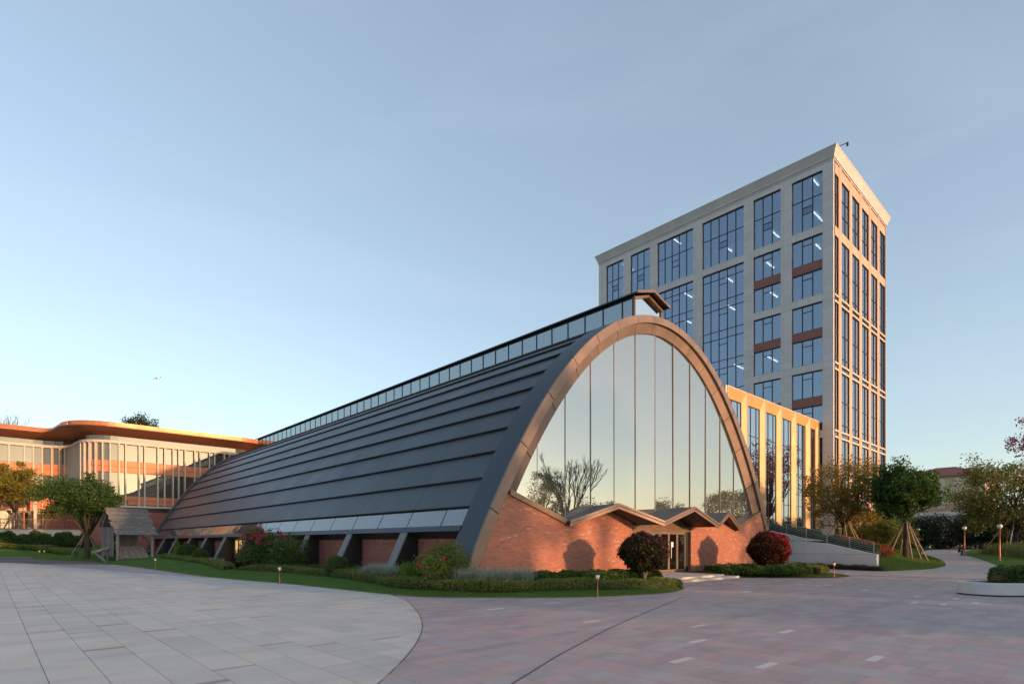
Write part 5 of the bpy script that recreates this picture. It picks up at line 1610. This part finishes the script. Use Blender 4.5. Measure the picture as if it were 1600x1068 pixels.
# weathered hut (old timber mill shed) and pestle
HX, HY = 9.25, 60.6; HZ = bz(9.0,60)
hut = thing('timber_hut', (HX,HY,HZ), 'weathered grey timber shed with steep plank roof beside the dark tree', 'shed')
hu = Vector((.983,.195)); hv_ = Vector((.195,-.983))
def hp(u, v, z): return (HX+hu.x*u+hv_.x*v, HY+hu.y*u+hv_.y*v, HZ+z)
def hbar(a, b, r, nm, mat='timber_pale', parent=None): return MB().tube([hp(*a),hp(*b)], r, 6).build(nm, mat, parent or hut)
W2 = 1.62; RZ, EZ, RUN = 4.55, 2.15, 2.35
npk = 13
for k in range(npk):
    t0, t1 = k/npk, (k+1.18)/npk
    a, b = (RUN*t0-.5, RZ-(RZ-EZ)*t0), (RUN*t1-.5, RZ-(RZ-EZ)*t1)
    jl, jr = random.uniform(-.10,.08), random.uniform(-.08,.10); up_ = .05
    A = [hp(-W2+jl,a[0],a[1]),hp(W2+jr,a[0],a[1]),hp(W2+jr,b[0],b[1]+up_),hp(-W2+jl,b[0],b[1]+up_)]
    MB().prism([(x,y,z-.05) for x,y,z in A][::-1], A[::-1]).build('roof_plank','timber',hut)
for k in range(8):
    t0, t1 = k/8, (k+1.15)/8; RB_ = 1.5
    a, b = (-.5-RB_*t0, RZ-1.7*t0), (-.5-RB_*t1, RZ-1.7*t1)
    A = [hp(-W2,a[0],a[1]),hp(-W2,b[0],b[1]+.05),hp(W2,b[0],b[1]+.05),hp(W2,a[0],a[1])]
    MB().prism([(x,y,z-.05) for x,y,z in A][::-1], A[::-1]).build('roof_plank','timber',hut)
for sx in (-1,1):
    hbar((sx*1.35,1.55,-.1),(sx*1.35,1.55,EZ+.25),.13,'post'); hbar((sx*1.35,-1.7,-.1),(sx*1.35,-1.7,2.9),.12,'post')
    hbar((sx*1.35,1.75,EZ+.02),(sx*1.35,-.5,RZ-.1),.08,'rafter'); hbar((sx*1.35,-.5,RZ-.1),(sx*1.35,-1.95,2.9),.08,'rafter')
    hbar((sx*1.35,1.55,1.2),(sx*1.35,-1.7,2.6),.07,'brace','timber')
    for k in range(5):
        if sx < 0: MB().prism([hp(sx*1.42,.9-.5*k,.25),hp(sx*1.47,.9-.5*k,.25),hp(sx*1.47,.45-.5*k,.25),hp(sx*1.42,.45-.5*k,.25)],[hp(sx*1.42,.9-.5*k,2.8),hp(sx*1.47,.9-.5*k,2.8),hp(sx*1.47,.45-.5*k,2.8),hp(sx*1.42,.45-.5*k,2.8)]).build('side_board','timber',hut)
hbar((-1.55,1.6,EZ+.05),(1.55,1.6,EZ+.05),.09,'beam'); hbar((-1.5,-.5,RZ-.12),(1.5,-.5,RZ-.12),.09,'beam')
for k in range(5):
    x0 = -1.15+k*.46
    A = [hp(x0,1.5,.05),hp(x0+.43,1.5,.05),hp(x0+.43,.1,1.05),hp(x0,.1,1.05)]
    MB().prism(A, [(x,y,z+.08) for x,y,z in A]).build('trough_plank','timber_pale',hut)
    A = [hp(x0,-1.45,.2),hp(x0+.43,-1.45,.2),hp(x0+.43,-1.45,2.7),hp(x0,-1.45,2.7)]
    MB().prism(A, [(x+.02,y-.06,z) for x,y,z in A]).build('rear_board','timber',hut)
hbar((-1.25,1.5,.02),(1.25,1.5,.02),.10,'sill_log','timber')
ps = thing('wooden_pestle', (5.9,57.8,bz(6.6,58.5)), 'old wooden foot-pestle with slanting beam on the grass before the hut', 'tool')
pz = bz(7.2,58.5)
MB().tube([(6.55,60.2,pz+.75),(7.75,60.2,pz+1.15)], [.12,.15], 8).build('hammer_head','timber_pale',ps)
MB().tube([(6.75,60.2,pz+.80),(7.35,58.2,pz-.03)], [.08,.09], 8).build('beam','timber',ps)
MB().tube([(7.7,60.4,pz-.1),(7.7,60.4,pz+1.05)], .05, 6).build('stand','timber',ps)

# ---------------- people (small, far off by the path)
def person(name, base, joints, radii, edges, label, cloth, head_c, head_r, hair):
    me = bpy.data.meshes.new('body'); me.from_pydata(joints, edges, [])
    t = thing(name, base, label, 'person')
    ob = bpy.data.objects.new('body', me); C.objects.link(ob); ob.parent = t
    sk_ = ob.modifiers.new('skin','SKIN'); sb = ob.modifiers.new('sub','SUBSURF'); sb.levels = 1; sb.render_levels = 1
    for v, r in zip(me.skin_vertices[0].data if me.skin_vertices else [], radii): v.radius = (r, r*.8)
    me.materials.append(MATS[cloth])
    hb = MB(); hx, hy, hz = head_c
    hb.lathe(hx,hy,[(max(.01,head_r*.78*math.cos(a)),hz+head_r*math.sin(a)) for a in np.linspace(-1.5,1.5,9)],12)
    h = hb.build('head','skin',None,True); h.parent = t
    hr = MB().lathe(hx,hy+.015,[(max(.01,head_r*.86*math.cos(a)),hz+.01+head_r*1.06*math.sin(a)) for a in np.linspace(.05,1.5,6)],12).build('hair',hair,None,True); hr.parent = t
    return t
def skin_ready(me):
    return me
# standing walker, half hidden by the reeds
J = [(0,0,.92),(0,0,1.15),(0,0,1.38),(0,0,1.5),(-.1,0,.86),(-.11,.05,.48),(-.11,-.02,.06),(-.12,.1,.04),(.1,0,.86),(.11,-.06,.48),(.11,-.14,.07),(.12,0,.04),(-.2,0,1.38),(-.25,.02,1.1),(-.2,.12,.9),(.2,0,1.38),(.25,-.02,1.1),(.22,.1,.9)]
E_ = [(0,1),(1,2),(2,3),(0,4),(4,5),(5,6),(6,7),(0,8),(8,9),(9,10),(10,11),(2,12),(12,13),(13,14),(2,15),(15,16),(16,17)]
Rr = [.16,.15,.17,.06,.1,.075,.055,.05,.1,.075,.055,.05,.08,.055,.04,.08,.055,.04]
def make_person(name, base, J, label, cloth, head_c):
    bpy.context.view_layer.update()
    me = bpy.data.meshes.new('body'); me.from_pydata(J, E_, [])
    t = thing(name, base, label, 'person')
    ob = bpy.data.objects.new('body', me); C.objects.link(ob); ob.parent = t
    m = ob.modifiers.new('skin','SKIN'); sb = ob.modifiers.new('sub','SUBSURF'); sb.levels = 1; sb.render_levels = 1
    if not me.skin_vertices:
        bpy.context.view_layer.objects.active = ob
        with bpy.context.temp_override(object=ob, active_object=ob):
            try: bpy.ops.mesh.customdata_skin_add()
            except Exception: pass
    if me.skin_vertices:
        for v, r in zip(me.skin_vertices[0].data, Rr): v.radius = (r, r*.8)
        me.skin_vertices[0].data[0].use_root = True
    me.materials.append(MATS[cloth])
    hx, hy, hz = head_c; r = .115
    h = MB().lathe(hx,hy,[(max(.01,r*.78*math.cos(a)),hz+r*math.sin(a)) for a in np.linspace(-1.5,1.5,9)],12).build('head','skin',None,True); h.parent = t
    hr = MB().lathe(hx,hy+.02,[(max(.01,r*.88*math.cos(a)),hz+.01+r*1.06*math.sin(a)) for a in np.linspace(-.1,1.5,6)],12).build('hair','dark_cloth',None,True); hr.parent = t
    return t
make_person('person', (71.0,5.2,gz(71,5)+.3), J, 'person in dark blue jacket walking behind the tall grasses', 'blue_cloth', (0,-.03,1.63))
K = [(0,0,.42),(0,-.08,.62),(0,-.16,.80),(0,-.2,.9),(-.1,-.02,.40),(-.14,-.36,.5),(-.13,-.2,.07),(-.13,-.34,.04),(.1,-.02,.40),(.14,-.36,.48),(.13,-.2,.07),(.13,-.34,.04),(-.18,-.16,.8),(-.22,-.34,.62),(-.12,-.5,.5),(.18,-.16,.8),(.22,-.34,.62),(.12,-.5,.5)]
make_person('person', (72.6,11.6,gz(72.6,11.6)+.02), K, 'person in dark clothes crouching beside the lamp at the path bend', 'dark_cloth', (0,-.24,1.02))

# ---------------- airliner far off in the sky
pz_ = Vector((math.sin(YAW)*1900+ (245-800)/FOC*1900*math.cos(YAW), math.cos(YAW)*1900-(245-800)/FOC*1900*math.sin(YAW), EYE+(848-591)/FOC*1900))
ap = thing('airliner', tuple(pz_), 'tiny distant airliner in the pale sky above the curved building', 'aircraft')
ax = Vector((FY,-FX,0)); up = Vector((0,0,1)); fw = Vector((FX,FY,0))
def apt(a, b, c): return tuple(pz_+ax*a+fw*b+up*c)
MB().tube([apt(-13,0,.2),apt(-11,0,.4),apt(9,0,.2),apt(13,0,.8)],[.4,1.7,1.7,.5],8).build('fuselage','white_paint',ap,True)
MB().prism([apt(-3,0,-.4),apt(2,0,-.4),apt(7,14,.8),apt(5,14,.8)],[apt(-3,0,0),apt(2,0,0),apt(7,14,1),apt(5,14,1)]).build('wing','white_paint',ap)
MB().prism([apt(-3,0,-.4),apt(2,0,-.4),apt(7,-14,.8),apt(5,-14,.8)],[apt(-3,0,0),apt(2,0,0),apt(7,-14,1),apt(5,-14,1)]).build('wing','white_paint',ap)
MB().prism([apt(9,-.2,1),apt(12.5,-.2,1),apt(13.5,-.2,5.5),apt(12,-.2,5.5)],[apt(9,.2,1),apt(12.5,.2,1),apt(13.5,.2,5.5),apt(12,.2,5.5)]).build('tail_fin','blue_cloth',ap)
